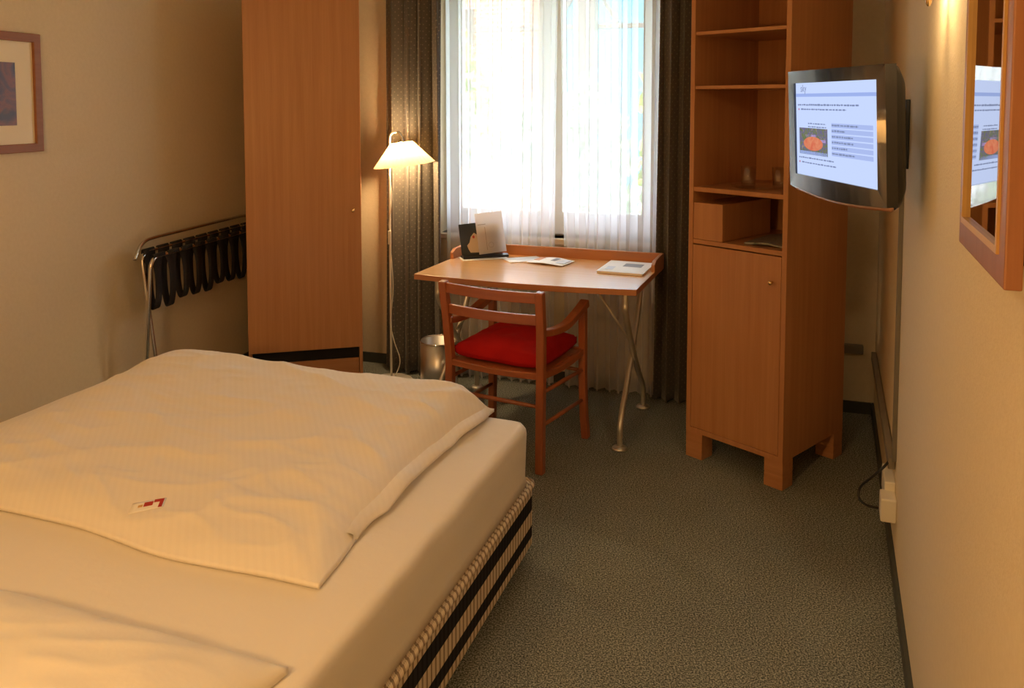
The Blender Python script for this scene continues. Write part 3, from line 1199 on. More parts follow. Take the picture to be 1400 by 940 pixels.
cd = MB().tube(smooth_path([(0.0, -0.012, 1.20), (0.012, -0.012, 1.10), (0.010, -0.013, 1.02), (-0.003, -0.014, 0.92), (0, -0.015, 0.875)], 8), 0.0028, 8)
cd.build('cord', M['whitep'], lamp, smooth=True)
cd = MB().tube(smooth_path([(0, -0.015, 0.81), (0.010, -0.016, 0.70), (0.016, -0.016, 0.55), (0.004, -0.016, 0.40), (0.0, -0.018, 0.35), (0.022, -0.03, 0.25), (0.055, -0.04, 0.15), (0.04, -0.05, 0.08), (0.0, -0.09, 0.02), (-0.05, -0.13, 0.005), (-0.12, -0.10, 0.004), (-0.16, 0.02, 0.004), (-0.20, 0.06, 0.004)], 8), 0.0028, 8)
cd.build('cord', M['whitep'], lamp, smooth=True)

# ------------------------------------------------------------------ desk
HDK = 18.5
DK = (-0.485, 4.007, 0)          # front left corner
dk = thing('desk', 'beech writing desk with a bowed front and crossed silver legs under the window', 'desk', DK, HDK)
dw, dd, dz = 1.105, 0.655, 0.755


def dkx(y):     # the sides run slightly skew
    return 0.03 * y / dd


front = [(dw * t, -0.045 * math.sin(PI * t)) for t in [i / 20 for i in range(21)]]
poly = front + [(dw + 0.03, dd), (0.03, dd)]
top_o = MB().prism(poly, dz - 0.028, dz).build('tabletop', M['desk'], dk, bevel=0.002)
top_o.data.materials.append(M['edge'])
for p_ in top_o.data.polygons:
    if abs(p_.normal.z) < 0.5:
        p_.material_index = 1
MB().box(0.03, dw + 0.03, dd - 0.02, dd - 0.001, dz - 0.004, dz + 0.055).build('back_rail', M['edge'], dk, bevel=0.002)
for x, sgn in ((0.03, 1), (dw + 0.03, -1)):
    z0 = dz - 0.004
    q = MB()
    xa, xb = (x, x + 0.018) if sgn > 0 else (x - 0.018, x)
    sh_ = -0.011
    V = []
    for (yy, zt) in ((dd - 0.24, dz + 0.035), (dd - 0.20, dz + 0.052), (dd - 0.01, dz + 0.055)):
        off = dkx(yy) - 0.03
        V += [(xa + off, yy, z0), (xb + off, yy, z0), (xb + off, yy, zt), (xa + off, yy, zt)]
    F = [(0, 3, 2, 1), (8, 9, 10, 11)]
    for a in (0, 4):
        F += [(a, a + 1, a + 5, a + 4), (a + 1, a + 2, a + 6, a + 5), (a + 2, a + 3, a + 7, a + 6), (a + 3, a, a + 4, a + 7)]
    q.add(V, F)
    q.build('side_rail', M['edge'], dk, bevel=0.002)
for side, x in (('l', 0.095), ('r', dw - 0.075)):
    zt = dz - 0.028
    # two bent tubes crossing in the side plane
    for k, (ya, yb, xo) in enumerate(((0.02, 0.565, 0.0), (0.575, 0.045, 0.016))):
        yt, yf = (yb, ya) if k == 0 else (yb, ya)
        sgn = 1 if yt > yf else -1
        pts = smooth_path([(x + xo, yt, zt + 0.001), (x + xo, yt, zt - 0.05), (x + xo, yt - sgn * 0.012, zt - 0.10), (x + xo, yt - sgn * 0.16, 0.45), (x + xo, (yt * 0.3 + yf * 0.7), 0.245),
                           (x + xo, yf + sgn * 0.022, 0.13), (x + xo, yf, 0.06), (x + xo, yf, 0.006)], 5)
        lg = MB().tube(pts, 0.014, 12, up=(1, 0, 0)).build('leg', M['alu'], dk, smooth=True)
        MB().lathe([(0.036, 0.0), (0.036, 0.006), (0.030, 0.012), (0.016, 0.016)], (x + xo, yf), 24).build('foot', M['alu'], lg, smooth=True)
    # thin brace from the crossing up to the underside of the top
    xi = 0.34 if side == 'l' else dw - 0.30
    MB().tube([(x + 0.008, 0.30, 0.405), (xi, 0.33, zt + 0.001)], 0.0065, 8).build('brace', M['alu'], dk, smooth=True)

# ------------------------------------------------------------------ chair
HC = 28.0
CH = (0.117, 3.441, 0)           # rear right foot
ch = thing('armchair', 'cherry wood ladder-back chair with arms pulled up to the desk', 'chair', CH, HC)
cw, cdp = 0.46, 0.44             # local x: 0 (rear right) .. -cw; y forward


def post(pts, w0, name='leg'):
    return MB().bar(pts, w0, w0, up=(0, 1, 0)).build(name, M['cherry'], ch, bevel=0.006)


for x in (0.0, -cw):
    fl_ = -0.012 if x < -0.1 else 0.012
    post([(x + fl_ * 0.2, 0.005, 0.0), (x, 0.012, 0.2), (x, 0.018, 0.44), (x + fl_ * 0.6, 0.004, 0.62), (x + fl_, -0.022, 0.80)], 0.037)
for x in (0.015, -cw - 0.015):
    fl_ = 0.012 if x > 0 else -0.012
    post([(x + fl_, cdp + 0.012, 0.0), (x + fl_ * 0.4, cdp + 0.004, 0.12), (x, cdp, 0.3), (x, cdp, 0.44), (x, cdp - 0.004, 0.638)], 0.036)


def curved_slat(z0, z1, bow, y):
    n = 12
    pts = [(-cw * i / n, y - bow * math.sin(PI * i / n), (z0 + z1) / 2) for i in range(n + 1)]
    return MB().bar(pts, 0.018, z1 - z0)


curved_slat(0.748, 0.794, 0.030, -0.016).build('back_slat', M['cherry_x'], ch, bevel=0.004)
curved_slat(0.650, 0.694, 0.030, 0.002).build('back_slat', M['cherry_x'], ch, bevel=0.004)
# arms: sag in the middle and swell to a flat end on the front post
for x, sg in ((0.0, 1), (-cw, -1)):
    pts = smooth_path([(x, 0.0, 0.618), (x + sg * 0.012, 0.10, 0.602), (x + sg * 0.018, 0.22, 0.598), (x + sg * 0.018, 0.34, 0.620), (x + sg * 0.016, cdp + 0.022, 0.652)], 5)
    n = len(pts)
    MB().bar(pts, 0.044, 0.038, scales=[0.8 + 0.2 * i / (n - 1) for i in range(n)]).build('arm', M['cherry'], ch, bevel=0.006)
# seat rails (bowed) and woven seat
sr = MB()
pts = [(-cw * i / 10, 0.016, 0.425 - 0.010 * math.sin(PI * i / 10)) for i in range(11)]
sr.bar(pts, 0.024, 0.030)
sr.build('seat_rail', M['cherry_x'], ch, bevel=0.005)
pts = [(0.015 - (cw + 0.03) * i / 10, cdp, 0.428 - 0.012 * math.sin(PI * i / 10)) for i in range(11)]
MB().bar(pts, 0.024, 0.030).build('seat_rail', M['cherry_x'], ch, bevel=0.005)
for xa, xb in ((0.0, 0.015), (-cw, -cw - 0.015)):
    pts = [(xa + (xb - xa) * i / 10, 0.016 + (cdp - 0.016) * i / 10, 0.426 - 0.016 * math.sin(PI * i / 10)) for i in range(11)]
    MB().bar(pts, 0.024, 0.030).build('seat_rail', M['cherry'], ch, bevel=0.005)
MB().prism([(-0.006, 0.02), (0.006, cdp - 0.004), (-cw - 0.006, cdp - 0.004), (-cw + 0.006, 0.02)], 0.412, 0.432).build('seat', M['cherry_x'], ch)


def rung(p, q, r=0.0095):
    MB().tube([p, [(a + b) / 2 for a, b in zip(p, q)], q], r, 10, scales=[0.85, 1.1, 0.85]).build('stretcher', M['cherry'], ch, smooth=True)


for x, x2 in ((0.0, 0.015), (-cw, -cw - 0.015)):
    rung((x, 0.015, 0.205), (x2, cdp, 0.190))
    rung((x, 0.016, 0.350), (x2, cdp, 0.335))
rung((0.015, cdp, 0.33), (-cw - 0.015, cdp, 0.33))
rung((0.0, 0.012, 0.29), (-cw, 0.012, 0.29))

# red cushion on the seat
m = MB()
V, F = [], []
nu = nv = 44
for sgn in (1, -1):
    for j in range(nv + 1):
        for i in range(nu + 1):
            x, y = i / nu * 2 - 1, j / nv * 2 - 1
            h = max(0.0, 1 - abs(x) ** 3.2) ** 0.42 * max(0.0, 1 - abs(y) ** 3.2) ** 0.42
            X, Y_ = x * 0.219 * (1 - 0.05 * abs(y) ** 4 * (1 - x * x)), y * 0.195 * (1 - 0.05 * abs(x) ** 4 * (1 - y * y))
            w = 0.006 * noise.noise(Vector((X * 12, Y_ * 12, 3)))
            zc = 0.030 + 0.006 * noise.noise(Vector((X * 6, Y_ * 6, 7)))
            z = zc + h * (0.084 + w * 2.2) if sgn > 0 else max(0.0, zc - 0.030 * h ** 0.5)
            z = z + (0.030 * abs(x * y) ** 4 if sgn > 0 else 0)
            V.append((X, Y_, z))
k = (nu + 1) * (nv + 1)
for j in range(nv):
    for i in range(nu):
        a = j * (nu + 1) + i
        F.append((a, a + 1, a + nu + 2, a + nu + 1))
        F.append((k + a, k + a + nu + 1, k + a + nu + 2, k + a + 1))
bd = [i for i in range(nu)] + [j * (nu + 1) + nu for j in range(nv)] + [nv * (nu + 1) + i for i in range(nu, 0, -1)] + [j * (nu + 1) for j in range(nv, 0, -1)]
for q in range(len(bd)):
    a, b = bd[q], bd[(q + 1) % len(bd)]
    F.append((a, b, k + b, k + a))
m.add(V, F)
cu = m.build('seat_cushion', M['red'], smooth=True)
c_, s_ = math.cos(R(HC)), math.sin(R(HC))
lx, ly = -cw / 2, 0.232
tag(cu, 'plump red cushion on the seat of the cherry wood chair', 'cushion', loc=(CH[0] + lx * c_ + ly * s_, CH[1] - lx * s_ + ly * c_, 0.4325), head=HC)

# ------------------------------------------------------------------ waste bin
wbn = thing('waste_bin', 'round brushed steel waste bin in front of the left curtain', 'bin', (-0.405, 4.465, 0), 0)
MB().lathe([(0.098, 0.0), (0.102, 0.004), (0.104, 0.285), (0.1005, 0.285), (0.0985, 0.012), (0.0, 0.012)], seg=40, cap=False).build('body', M['steel'], wbn, smooth=True)
rim = [(0.1035 * math.cos(2 * PI * i / 40), 0.1035 * math.sin(2 * PI * i / 40), 0.287) for i in range(40)]
MB().tube(rim, 0.004, 8, closed=True).build('rim', M['chrome'], wbn, smooth=True)


# ------------------------------------------------------------------ things on the desk
def on_desk(x, y, z=0.0):
    c, s = math.cos(R(HDK)), math.sin(R(HDK))
    return (DK[0] + x * c + y * s, DK[1] - x * s + y * c, dz + z)


# card holder: black foot with a leaning dark picture card
hold = thing('menu_holder', 'black stand with a leaning dark photo card of food on the desk', 'card holder', on_desk(0.195, 0.505), HDK - 36)
# local: x along the card (right), y away
prof = [(-0.03, 0.004), (-0.028, 0.016), (0.0, 0.022), (0.045, 0.012), (0.05, 0.004)]
ft = MB()
n = len(prof)
V = [(x, y, z) for x in (-0.135, 0.12) for y, z in prof]
ft.add(V, [tuple(range(n))[::-1], tuple(range(n, 2 * n))] + [(i, (i + 1) % n, n + (i + 1) % n, n + i) for i in range(n)])
ft.build('foot', M['blackp'], hold, bevel=0.002)
LEAN = Matrix.Translation((0, 0.004, 0.018)) @ Matrix.Rotation(R(-12), 4, 'X') @ Matrix.Rotation(R(-4), 4, 'Y')
cardo = MB().box(-0.135, 0.095, -0.0015, 0.0015, 0.0, 0.178).build('card', M['card'], hold, xf=LEAN)


def flat(pts, y, th, mat, name, parent, xf):
    m_ = MB()
    n_ = len(pts)
    V_ = [(x, y, z) for x, z in pts] + [(x, y - th, z) for x, z in pts]
    m_.add(V_, [tuple(range(n_)), tuple(range(2 * n_ - 1, n_ - 1, -1))] + [(i, (i + 1) % n_, n_ + (i + 1) % n_, n_ + i) for i in range(n_)])
    return m_.build(name, mat, parent, xf=xf)


nap = [(-0.085, 0.02), (0.03, 0.01), (0.03, 0.045), (-0.02, 0.065), (-0.035, 0.11), (-0.055, 0.125), (-0.075, 0.105), (-0.085, 0.075), (-0.1, 0.06), (-0.095, 0.04)]
flat(nap, -0.0016, 0.0006, M['cloth_w'], 'print', cardo, LEAN)
flat([(-0.04, 0.07), (0.0, 0.055), (0.02, 0.06), (0.02, 0.125), (-0.01, 0.14), (-0.032, 0.11)], -0.0023, 0.0005, M['bread'], 'print', cardo, LEAN)
flat([(-0.064, 0.096), (-0.056, 0.094), (-0.052, 0.104), (-0.058, 0.112), (-0.066, 0.106)], -0.0023, 0.0005, M['redprint'], 'print', cardo, LEAN)
# pale leaflet stuck in front of the card
lf = thing('leaflet', 'tall pale grey leaflet propped in front of the dark photo card', 'leaflet', on_desk(0.195, 0.505), HDK - 36)
LF = Matrix.Translation((0.010, -0.021, 0.0275)) @ Matrix.Rotation(R(-13), 4, 'X') @ Matrix.Rotation(R(-4), 4, 'Y')
sheet_o = MB().box(-0.055, 0.100, -0.001, 0.0, 0.0, 0.222).build('sheet', M['greyl'], lf, xf=LF)
MB().box(-0.045, 0.0, -0.0016, -0.0011, 0.158, 0.162).build('print', M['greyln'], sheet_o, xf=LF)
MB().box(-0.008, -0.005, -0.0016, -0.0011, 0.02, 0.145).build('print', M['greyln'], sheet_o, xf=LF)
ringp = [(0.018 + 0.014 * math.cos(2 * PI * i / 20), -0.0014, 0.045 + 0.014 * math.sin(2 * PI * i / 20)) for i in range(20)]
MB().tube(ringp, 0.0008, 5, closed=True, up=(0, 1, 0)).build('print', M['greyln'], sheet_o, xf=LF)
ps = MB().box(-0.145, 0.105, -0.058, 0.05, 0.0003, 0.0035).build('paper_pad', M['paper'])
tag(ps, 'white paper sheet under the black card stand', 'paper', loc=on_desk(0.195, 0.505), head=HDK - 36)


def curled(name, mat, w, d, th, loc, head, curl=0.004, n=10):
    m_ = MB()
    V_, F_ = [], []
    for lv in (0, 1):
        for j in range(2):
            for i in range(n + 1):
                x = w * (i / n - 0.5)
                z = curl * (0.5 - 0.5 * math.cos(2 * PI * i / n)) * (0.6 + 0.4 * j) + (th if lv else 0)
                V_.append((x, d * (j - 0.5), z))
    k_ = 2 * (n + 1)
    for i in range(n):
        F_.append((i, n + 1 + i, n + 2 + i, i + 1))
        F_.append((k_ + i, k_ + i + 1, k_ + n + 2 + i, k_ + n + 1 + i))
        F_.append((i, i + 1, k_ + i + 1, k_ + i))
        F_.append((n + 1 + i, k_ + n + 1 + i, k_ + n + 2 + i, n + 2 + i))
    F_ += [(0, k_, k_ + n + 1, n + 1), (n, 2 * n + 1, k_ + 2 * n + 1, k_ + n)]
    return m_.add(V_, F_)


# leaflets in the middle
c1 = curled('brochure', M['paper'], 0.12, 0.20, 0.003, None, 0, 0.001)
o1 = c1.build('brochure', M['paper'])
tag(o1, 'thin white folded brochure on the desk, nearest the black card stand', 'brochure', 'brochures in the middle of the desk', loc=on_desk(0.405, 0.515, 0.0006), head=HDK + 50)
c2 = curled('brochure', M['paper'], 0.21, 0.15, 0.0028, None, 0, 0.008)
o2 = c2.build('brochure', M['paper'])
tag(o2, 'open white brochure with blue and orange pictures in the middle of the desk', 'brochure', 'brochures in the middle of the desk', loc=on_desk(0.565, 0.485, 0.0042), head=HDK + 12)
MB().box(0.045, 0.095, -0.04, 0.06, 0.0042, 0.0064).build('print', M['paper_b'], o2)
MB().box(0.005, 0.030, -0.01, 0.06, 0.0103, 0.0111).build('print', M['ink'], o2)
MB().box(-0.095, -0.06, -0.01, 0.065, 0.0042, 0.0064).build('print', M['paper_o'], o2)
# magazine at the right
mg = thing('magazine', 'white magazine with a grey picture on its cover at the right end of the desk', 'magazine', on_desk(0.975, 0.445), HDK + 3)
MB().box(-0.115, 0.115, -0.145, 0.145, 0.0004, 0.0105).build('pages', M['paper'], mg, bevel=0.001)
MB().box(-0.117, 0.117, -0.147, 0.147, 0.0105, 0.0118).build('cover', M['paper'], mg)
MB().box(-0.02, 0.075, 0.005, 0.085, 0.0119, 0.0123).build('print', M['ink'], mg)
MB().box(-0.09, -0.05, -0.09, -0.01, 0.0119, 0.0123).build('print', M['paper_b'], mg)

# ------------------------------------------------------------------ tall shelf cabinet on the right
HCB = 47.5
CBN = (1.113, 3.285, 0)          # near front corner; local x leftwards is negative along the front, y into the cabinet
cb = thing('shelf_cabinet', 'tall beech cabinet with open shelves above a door beside the television', 'cabinet', CBN, HCB)
CW, CDp, CHt = 0.478, 0.53, 2.25
T = 0.022
b = MB()
b.box(-CW, -CW + T, 0, CDp, 0.118, CHt)
b.box(-T, 0, 0, CDp, 0.118, CHt)
b.box(-CW + T, -T, CDp - 0.012, CDp, 0.118, CHt)
b.box(-CW + T, -T, 0.0, CDp, CHt - T, CHt)
b.box(-CW + T, -T, 0.0, CDp, 0.118, 0.118 + T)
b.build('carcass', M['beech'], cb, bevel=0.0015)
for z, th, y0_ in ((1.894, 0.015, 0.006), (1.658, 0.015, 0.006), (1.207, 0.020, 0.003), (0.975, 0.020, 0.003)):
    MB().box(-CW + T, -T, y0_, CDp - 0.012, z, z + th).build('shelf', M['beech_x'], cb, bevel=0.0015)
dr = MB().box(-CW + T + 0.002, -T - 0.002, 0.001, 0.019, 0.142, 0.970).build('door', M['beech'], cb, bevel=0.002)
kn = MB().lathe([(0.004, 0), (0.004, 0.012), (0.009, 0.016), (0.010, 0.022), (0.006, 0.027)], seg=16)
kn.build('knob', M['brass'], dr, smooth=True, xf=Matrix.Translation((-0.062, 0.001, 0.862)) @ Matrix.Rotation(R(90), 4, 'X'))
bxw = 0.15
q = MB()
q.box(-CW + T + 0.001, -CW + T + bxw, 0.004, 0.40, 0.996, 1.158)
q.build('side_box', M['beech'], cb, bevel=0.002)
for fx_, fy_ in ((-CW, 0.0), (-0.085, 0.0), (-CW, CDp - 0.085), (-0.085, CDp - 0.085)):
    f_ = MB().box(fx_, fx_ + 0.085, fy_ + 0.002, fy_ + 0.085, 0.0, 0.056)
    f_.box(fx_ + 0.001, fx_ + 0.084, fy_ + 0.003, fy_ + 0.084, 0.052, 0.060)
    f_.box(fx_, fx_ + 0.085, fy_ + 0.002, fy_ + 0.085, 0.0595, 0.118)
    f_.build('foot', M['beech_x'], cb, bevel=0.0015)


def in_cab(x, y, z):
    c, s = math.cos(R(HCB)), math.sin(R(HCB))
    return (CBN[0] + x * c + y * s, CBN[1] - x * s + y * c, z)


SZ = 1.2272
tp = MB().lathe([(0.0, 0.0), (0.115, 0.0), (0.13, 0.006), (0.132, 0.009), (0.127, 0.0085), (0.112, 0.004), (0.0, 0.004)], seg=40, cap=False)
tg = tp.build('glass_plate', M['tumbler'], smooth=True)
tag(tg, 'round glass plate on the open shelf of the tall cabinet', 'plate', loc=in_cab(-0.23, 0.19, SZ))
gprof = [(0.0, 0.0), (0.027, 0.0), (0.030, 0.004), (0.034, 0.088), (0.0322, 0.088), (0.0285, 0.010), (0.0, 0.008)]
for i, (gx, gy, gz, lb) in enumerate(((-0.285, 0.17, 0.0045, 'drinking glass on the left of the glass plate in the cabinet'),
                                      (-0.155, 0.21, 0.0045, 'drinking glass on the right of the glass plate, partly behind the television'))):
    if i == 0:
        g0 = MB().lathe(gprof, seg=32, cap=False).build('drinking_glass', M['tumbler'], smooth=True)
        gg = g0
    else:
        gg = g0.copy()
        COL.objects.link(gg)
    tag(gg, lb, 'glass', 'drinking glasses in the cabinet', loc=in_cab(gx, gy, SZ + gz))
nw = curled('newspaper', M['news'], 0.18, 0.28, 0.008, None, 0, 0.012).build('newspaper', M['news'])
tag(nw, 'dark folded newspaper lying in the compartment under the glasses', 'newspaper', loc=in_cab(-0.15, 0.19, 0.9962), head=HCB - 8)

# ------------------------------------------------------------------ television
TVC = Vector((0.924, 2.367, 1.510))
tv = thing('television', 'black flat television on a swivel arm with a pale blue page on its screen', 'television', TVC, 0)
yaw, tilt, roll = 0.08, 0.043, -0.002
ex = Vector((math.sin(yaw), -math.cos(yaw), 0))
ez = Vector((0, 0, 1))
nn = -ez.cross(ex)
ez2 = (ez * math.cos(tilt) + nn * math.sin(tilt)).normalized()
n2 = -ez2.cross(ex)
TR = Matrix((ex, -n2, ez2)).transposed().to_4x4()     # columns: right, into the set, up
TR = TR @ Matrix.Rotation(-roll, 4, 'Y')
tv.matrix_world = Matrix.Translation(TVC) @ TR
tw, thh = 0.589, 0.376
bz = MB()
sx0, sx1, sz0, sz1 = -tw / 2 + 0.041, tw / 2 - 0.045, -thh / 2 + 0.051, thh / 2 - 0.038
# front bezel with a bowed lower lip
nseg = 16
lower = [(-tw / 2 + tw * i / nseg, -thh / 2 + 0.010 - 0.016 * math.sin(PI * i / nseg)) for i in range(nseg + 1)]
outer = lower + [(tw / 2, thh / 2), (-tw / 2, thh / 2)]
no = len(outer)
V, F = [], []
yF, yB = 0.0, 0.030
inner_map = []
inner = [(sx0 + (sx1 - sx0) * i / nseg, sz0) for i in range(nseg + 1)] + [(sx1, sz1), (sx0, sz1)]
for y in (yF, yB):
    V += [(x, y, z) for x, z in outer]
    V += [(x, y + (0.0004 if y == yF else 0), z) for x, z in inner]
k2 = 2 * no
for i in range(no):
    j = (i + 1) % no
    F += [(i, j, no + j, no + i), (k2 + i, k2 + no + i, k2 + no + j, k2 + j), (i, k2 + i, k2 + j, j), (no + i, no + j, k2 + no + j, k2 + no + i)]
bz.add(V, F)
bz.build('bezel', M['gloss'], tv)
lip = MB().tube([(x, 0.012, z - 0.004) for x, z in lower], 0.007, 8)
lipo = lip.build('lip', simple('clear_lip', (0.30, 0.13, 0.07), 0.15, spec=0.8, coat=1.0), tv, smooth=True)
# back shell with rounded shoulders
shl = MB()
lv = [(0.028, 1.0, 1.0, 0.02), (0.044, 0.985, 0.985, 0.03), (0.064, 0.93, 0.92, 0.05), (0.088, 0.78, 0.76, 0.05)]
rr_ = []
for (y, kx, kz, r_) in lv:
    P_ = round_rect(-tw / 2 * kx, tw / 2 * kx, -thh / 2 * kz, thh / 2 * kz, r_, 6)
    rr_.append([(x, y, z) for x, z in P_])
V, F = [], []
n_ = len(rr_[0])
for r_ in rr_:
    V += r_
for a in range(len(rr_) - 1):
    for i in range(n_):
        j = (i + 1) % n_
        F.append((a * n_ + i, a * n_ + j, (a + 1) * n_ + j, (a + 1) * n_ + i))
F.append(tuple((len(rr_) - 1) * n_ + i for i in range(n_)))
F.append(tuple(range(n_)))
shl.add(V, F)
smooth_by_angle(shl.build('back_shell', M['blackp'], tv), 50)
scr = MB().box(sx0 - 0.002, sx1 + 0.002, 0.007, 0.012, sz0 - 0.002, sz1 + 0.002).build('screen', M['screen'], tv)
scr['label'] = 'lit pale blue screen page'
SWd, SHg = sx1 - sx0, sz1 - sz0


def onscr(name, u0, u1, v0, v1, mat, lvl=0):
    """rectangle on the screen, u from left 0..1, v from the top 0..1"""
    y = 0.0068 - 0.0003 * lvl
    return MB().box(sx0 + u0 * SWd, sx0 + u1 * SWd, y - 0.0002, y, sz1 - v1 * SHg, sz1 - v0 * SHg).build(name, mat, scr)


onscr('header_bar', 0.0, 1.0, 0.115, 0.150, M['screen_b'])
tcv = bpy.data.curves.new('logo', 'FONT')
tcv.body = 'sky'
tcv.size = 0.032
tcv.extrude = 0.0001
tmp = bpy.data.objects.new('logo_tmp', tcv)
COL.objects.link(tmp)
bpy.context.view_layer.update()
me = bpy.data.meshes.new_from_object(tmp.evaluated_get(bpy.context.evaluated_depsgraph_get()))
bpy.data.objects.remove(tmp)
lo = bpy.data.objects.new('logo', me)
COL.objects.link(lo)
me.materials.clear()
me.materials.append(M['screen_t'])
lo.parent = scr
lo.rotation_euler = (R(90), 0, 0)
lo.location = (sx0 + 0.070 * SWd, 0.0064, sz1 - 0.095 * SHg)


def textline(u0, u1, v, h, mat, seed, gap=0.3):
    """A run of illegible small print: one bar with word gaps, joined by a hairline."""
    rnd = random.Random(seed)
    m_ = MB()
    y = 0.0062
    m_.box(sx0 + u0 * SWd, sx0 + u1 * SWd, y - 0.0001, y, sz1 - (v + h * 0.62) * SHg, sz1 - (v + h * 0.45) * SHg)
    u = u0
    while u < u1 - 0.01:
        w = min(rnd.uniform(0.012, 0.035), u1 - u)
        m_.box(sx0 + u * SWd, sx0 + (u + w) * SWd, y - 0.0002, y, sz1 - (v + h * rnd.uniform(0.85, 1.0)) * SHg, sz1 - (v + h * rnd.uniform(0, 0.25)) * SHg)
        u += w + rnd.uniform(0.004, 0.014)
    return m_.build('text_line', mat, scr)


textline(0.03, 0.80, 0.225, 0.022, M['screen_t'], 1)
textline(0.075, 0.66, 0.275, 0.018, M['screen_t'], 2)
onscr('bullet', 0.035, 0.052, 0.275, 0.295, M['screen_r'], 1)
textline(0.17, 0.41, 0.428, 0.016, M['screen_t'], 3)
textline(0.17, 0.41, 0.462, 0.016, M['screen_t'], 4)
for i in range(6):
    v = 0.420 + i * 0.0575
    onscr('list_row', 0.475, 0.94, v, v + 0.044, M['screen_l'])
    textline(0.480, 0.49 + (0.30, 0.15, 0.24, 0.24, 0.17, 0.26)[i], v + 0.010, 0.020, M['screen_t'], 10 + i)
onscr('photo', 0.045, 0.425, 0.485, 0.77, M['screen_p'], 1)
pp = []
for i in range(24):
    a = 2 * PI * i / 24
    pp.append((sx0 + (0.235 + 0.13 * math.cos(a)) * SWd, sz1 - (0.650 - 0.075 * math.sin(a)) * SHg))
flat(pp, 0.0061, 0.0002, M['screen_o'], 'photo_subject', scr, None)
onscr('photo_detail', 0.13, 0.27, 0.555, 0.585, M['screen_v'], 1)
onscr('photo_detail', 0.33, 0.40, 0.60, 0.63, M['screen_v'], 1)
onscr('photo_detail', 0.05, 0.42, 0.735, 0.768, M['screen_b'], 1)
textline(0.035, 0.50, 0.800, 0.018, M['screen_t'], 21)
textline(0.075, 0.53, 0.852, 0.018, M['screen_t'], 22)
onscr('bullet', 0.035, 0.052, 0.850, 0.870, M['screen_r'], 1)
# swivel arm and wall plate (in world frame, then parented)
inv = tv.matrix_world.inverted()
pa, po_ = rwall(-1.50, 0.012, 1.50), None


def world_part(mb, name, mat, parent, **kw):
    return mb.build(name, mat, parent, xf=inv, **kw)


wp = MB()
p0 = Vector(rwall(-1.50, 0, 0))
V = []
for a, o_, z in [(a, o_, z) for z in (1.385, 1.61) for o_ in (0.001, 0.014) for a in (-0.035, 0.035)]:
    p = Vector(rwall(-1.50 + a, o_, z))
    V.append(p)
wp.add(V, [(0, 2, 3, 1), (4, 5, 7, 6), (0, 1, 5, 4), (2, 6, 7, 3), (0, 4, 6, 2), (1, 3, 7, 5)])
world_part(wp, 'wall_plate', M['blackp'], tv, bevel=0.002)
back_c = tv.matrix_world @ Vector((0.06, 0.088, 0.0))
elbow = Vector(rwall(-1.50, 0.075, 1.50))
mb = MB()
for dz_ in (-0.045, 0.04):
    pass
mb.bar([Vector(rwall(-1.50, 0.012, 1.515)), elbow + Vector((0, 0, 0.015)), Vector((back_c.x, back_c.y, 1.505))], 0.045, 0.03)
world_part(mb, 'swivel_arm', M['blackp'], tv, bevel=0.003)
mb = MB().lathe([(0.026, 1.42), (0.028, 1.425), (0.028, 1.575), (0.026, 1.58)], (elbow.x, elbow.y), 20)
world_part(mb, 'hinge', M['blackp'], tv, smooth=False)
mb = MB().box(-0.04, 0.12, 0.084, 0.098, -0.05, 0.05)
mb.build('mount_plate', M['blackp'], tv, bevel=0.002)

# ------------------------------------------------------------------ trunking, duct, sockets and cable on the right wall
tk = MB().box(-0.014, 0.0, -1.405, -1.378, 0.36, 1.42).build('cable_trunking', M['trunk'], bevel=0.002)
tag(tk, 'thin vertical grey cable trunking down the right wall below the television', 'trunking', loc=tuple(AR), head=HR)
du = MB().box(-0.025, -0.002, -1.385, -0.075, 0.325, 0.365).build('cable_duct', M['duct'], bevel=0.003)
tag(du, 'dark horizontal cable duct along the right wall behind the cabinet', 'duct', loc=tuple(AR), head=HR)
dc = MB().box(0.24, 0.475, S_WALL - 0.03, S_WALL, 0.315, 0.36).build('cable_duct', M['duct'], bevel=0.003)
tag(dc, 'short dark duct end on the back wall right of the tall cabinet', 'duct', head=HB)
so = thing('power_socket', 'cream wall socket with a plug adapter low on the right wall', 'socket', tuple(AR), HR)
MB().box(-0.035, 0.0, -1.40, -1.24, 0.20, 0.285).build('socket_box', M['whitep'], so, bevel=0.004)
MB().box(-0.050, 0.0, -1.475, -1.392, 0.175, 0.255).build('adapter', M['whitep'], so, bevel=0.005)
pts = [Vector(rwall(*p)) for p in ((-1.362, 0.016, 0.352), (-1.40, 0.040, 0.335), (-1.39, 0.075, 0.290), (-1.37, 0.110, 0.240), (-1.38, 0.115, 0.205), (-1.41, 0.090, 0.195), (-1.425, 0.054, 0.20))]
cbl = MB().tube(smooth_path(pts, 8), 0.0045, 8).build('power_cable', M['blackp'], smooth=True)
tag(cbl, 'black cable looping from the trunking to the wall socket', 'cable')

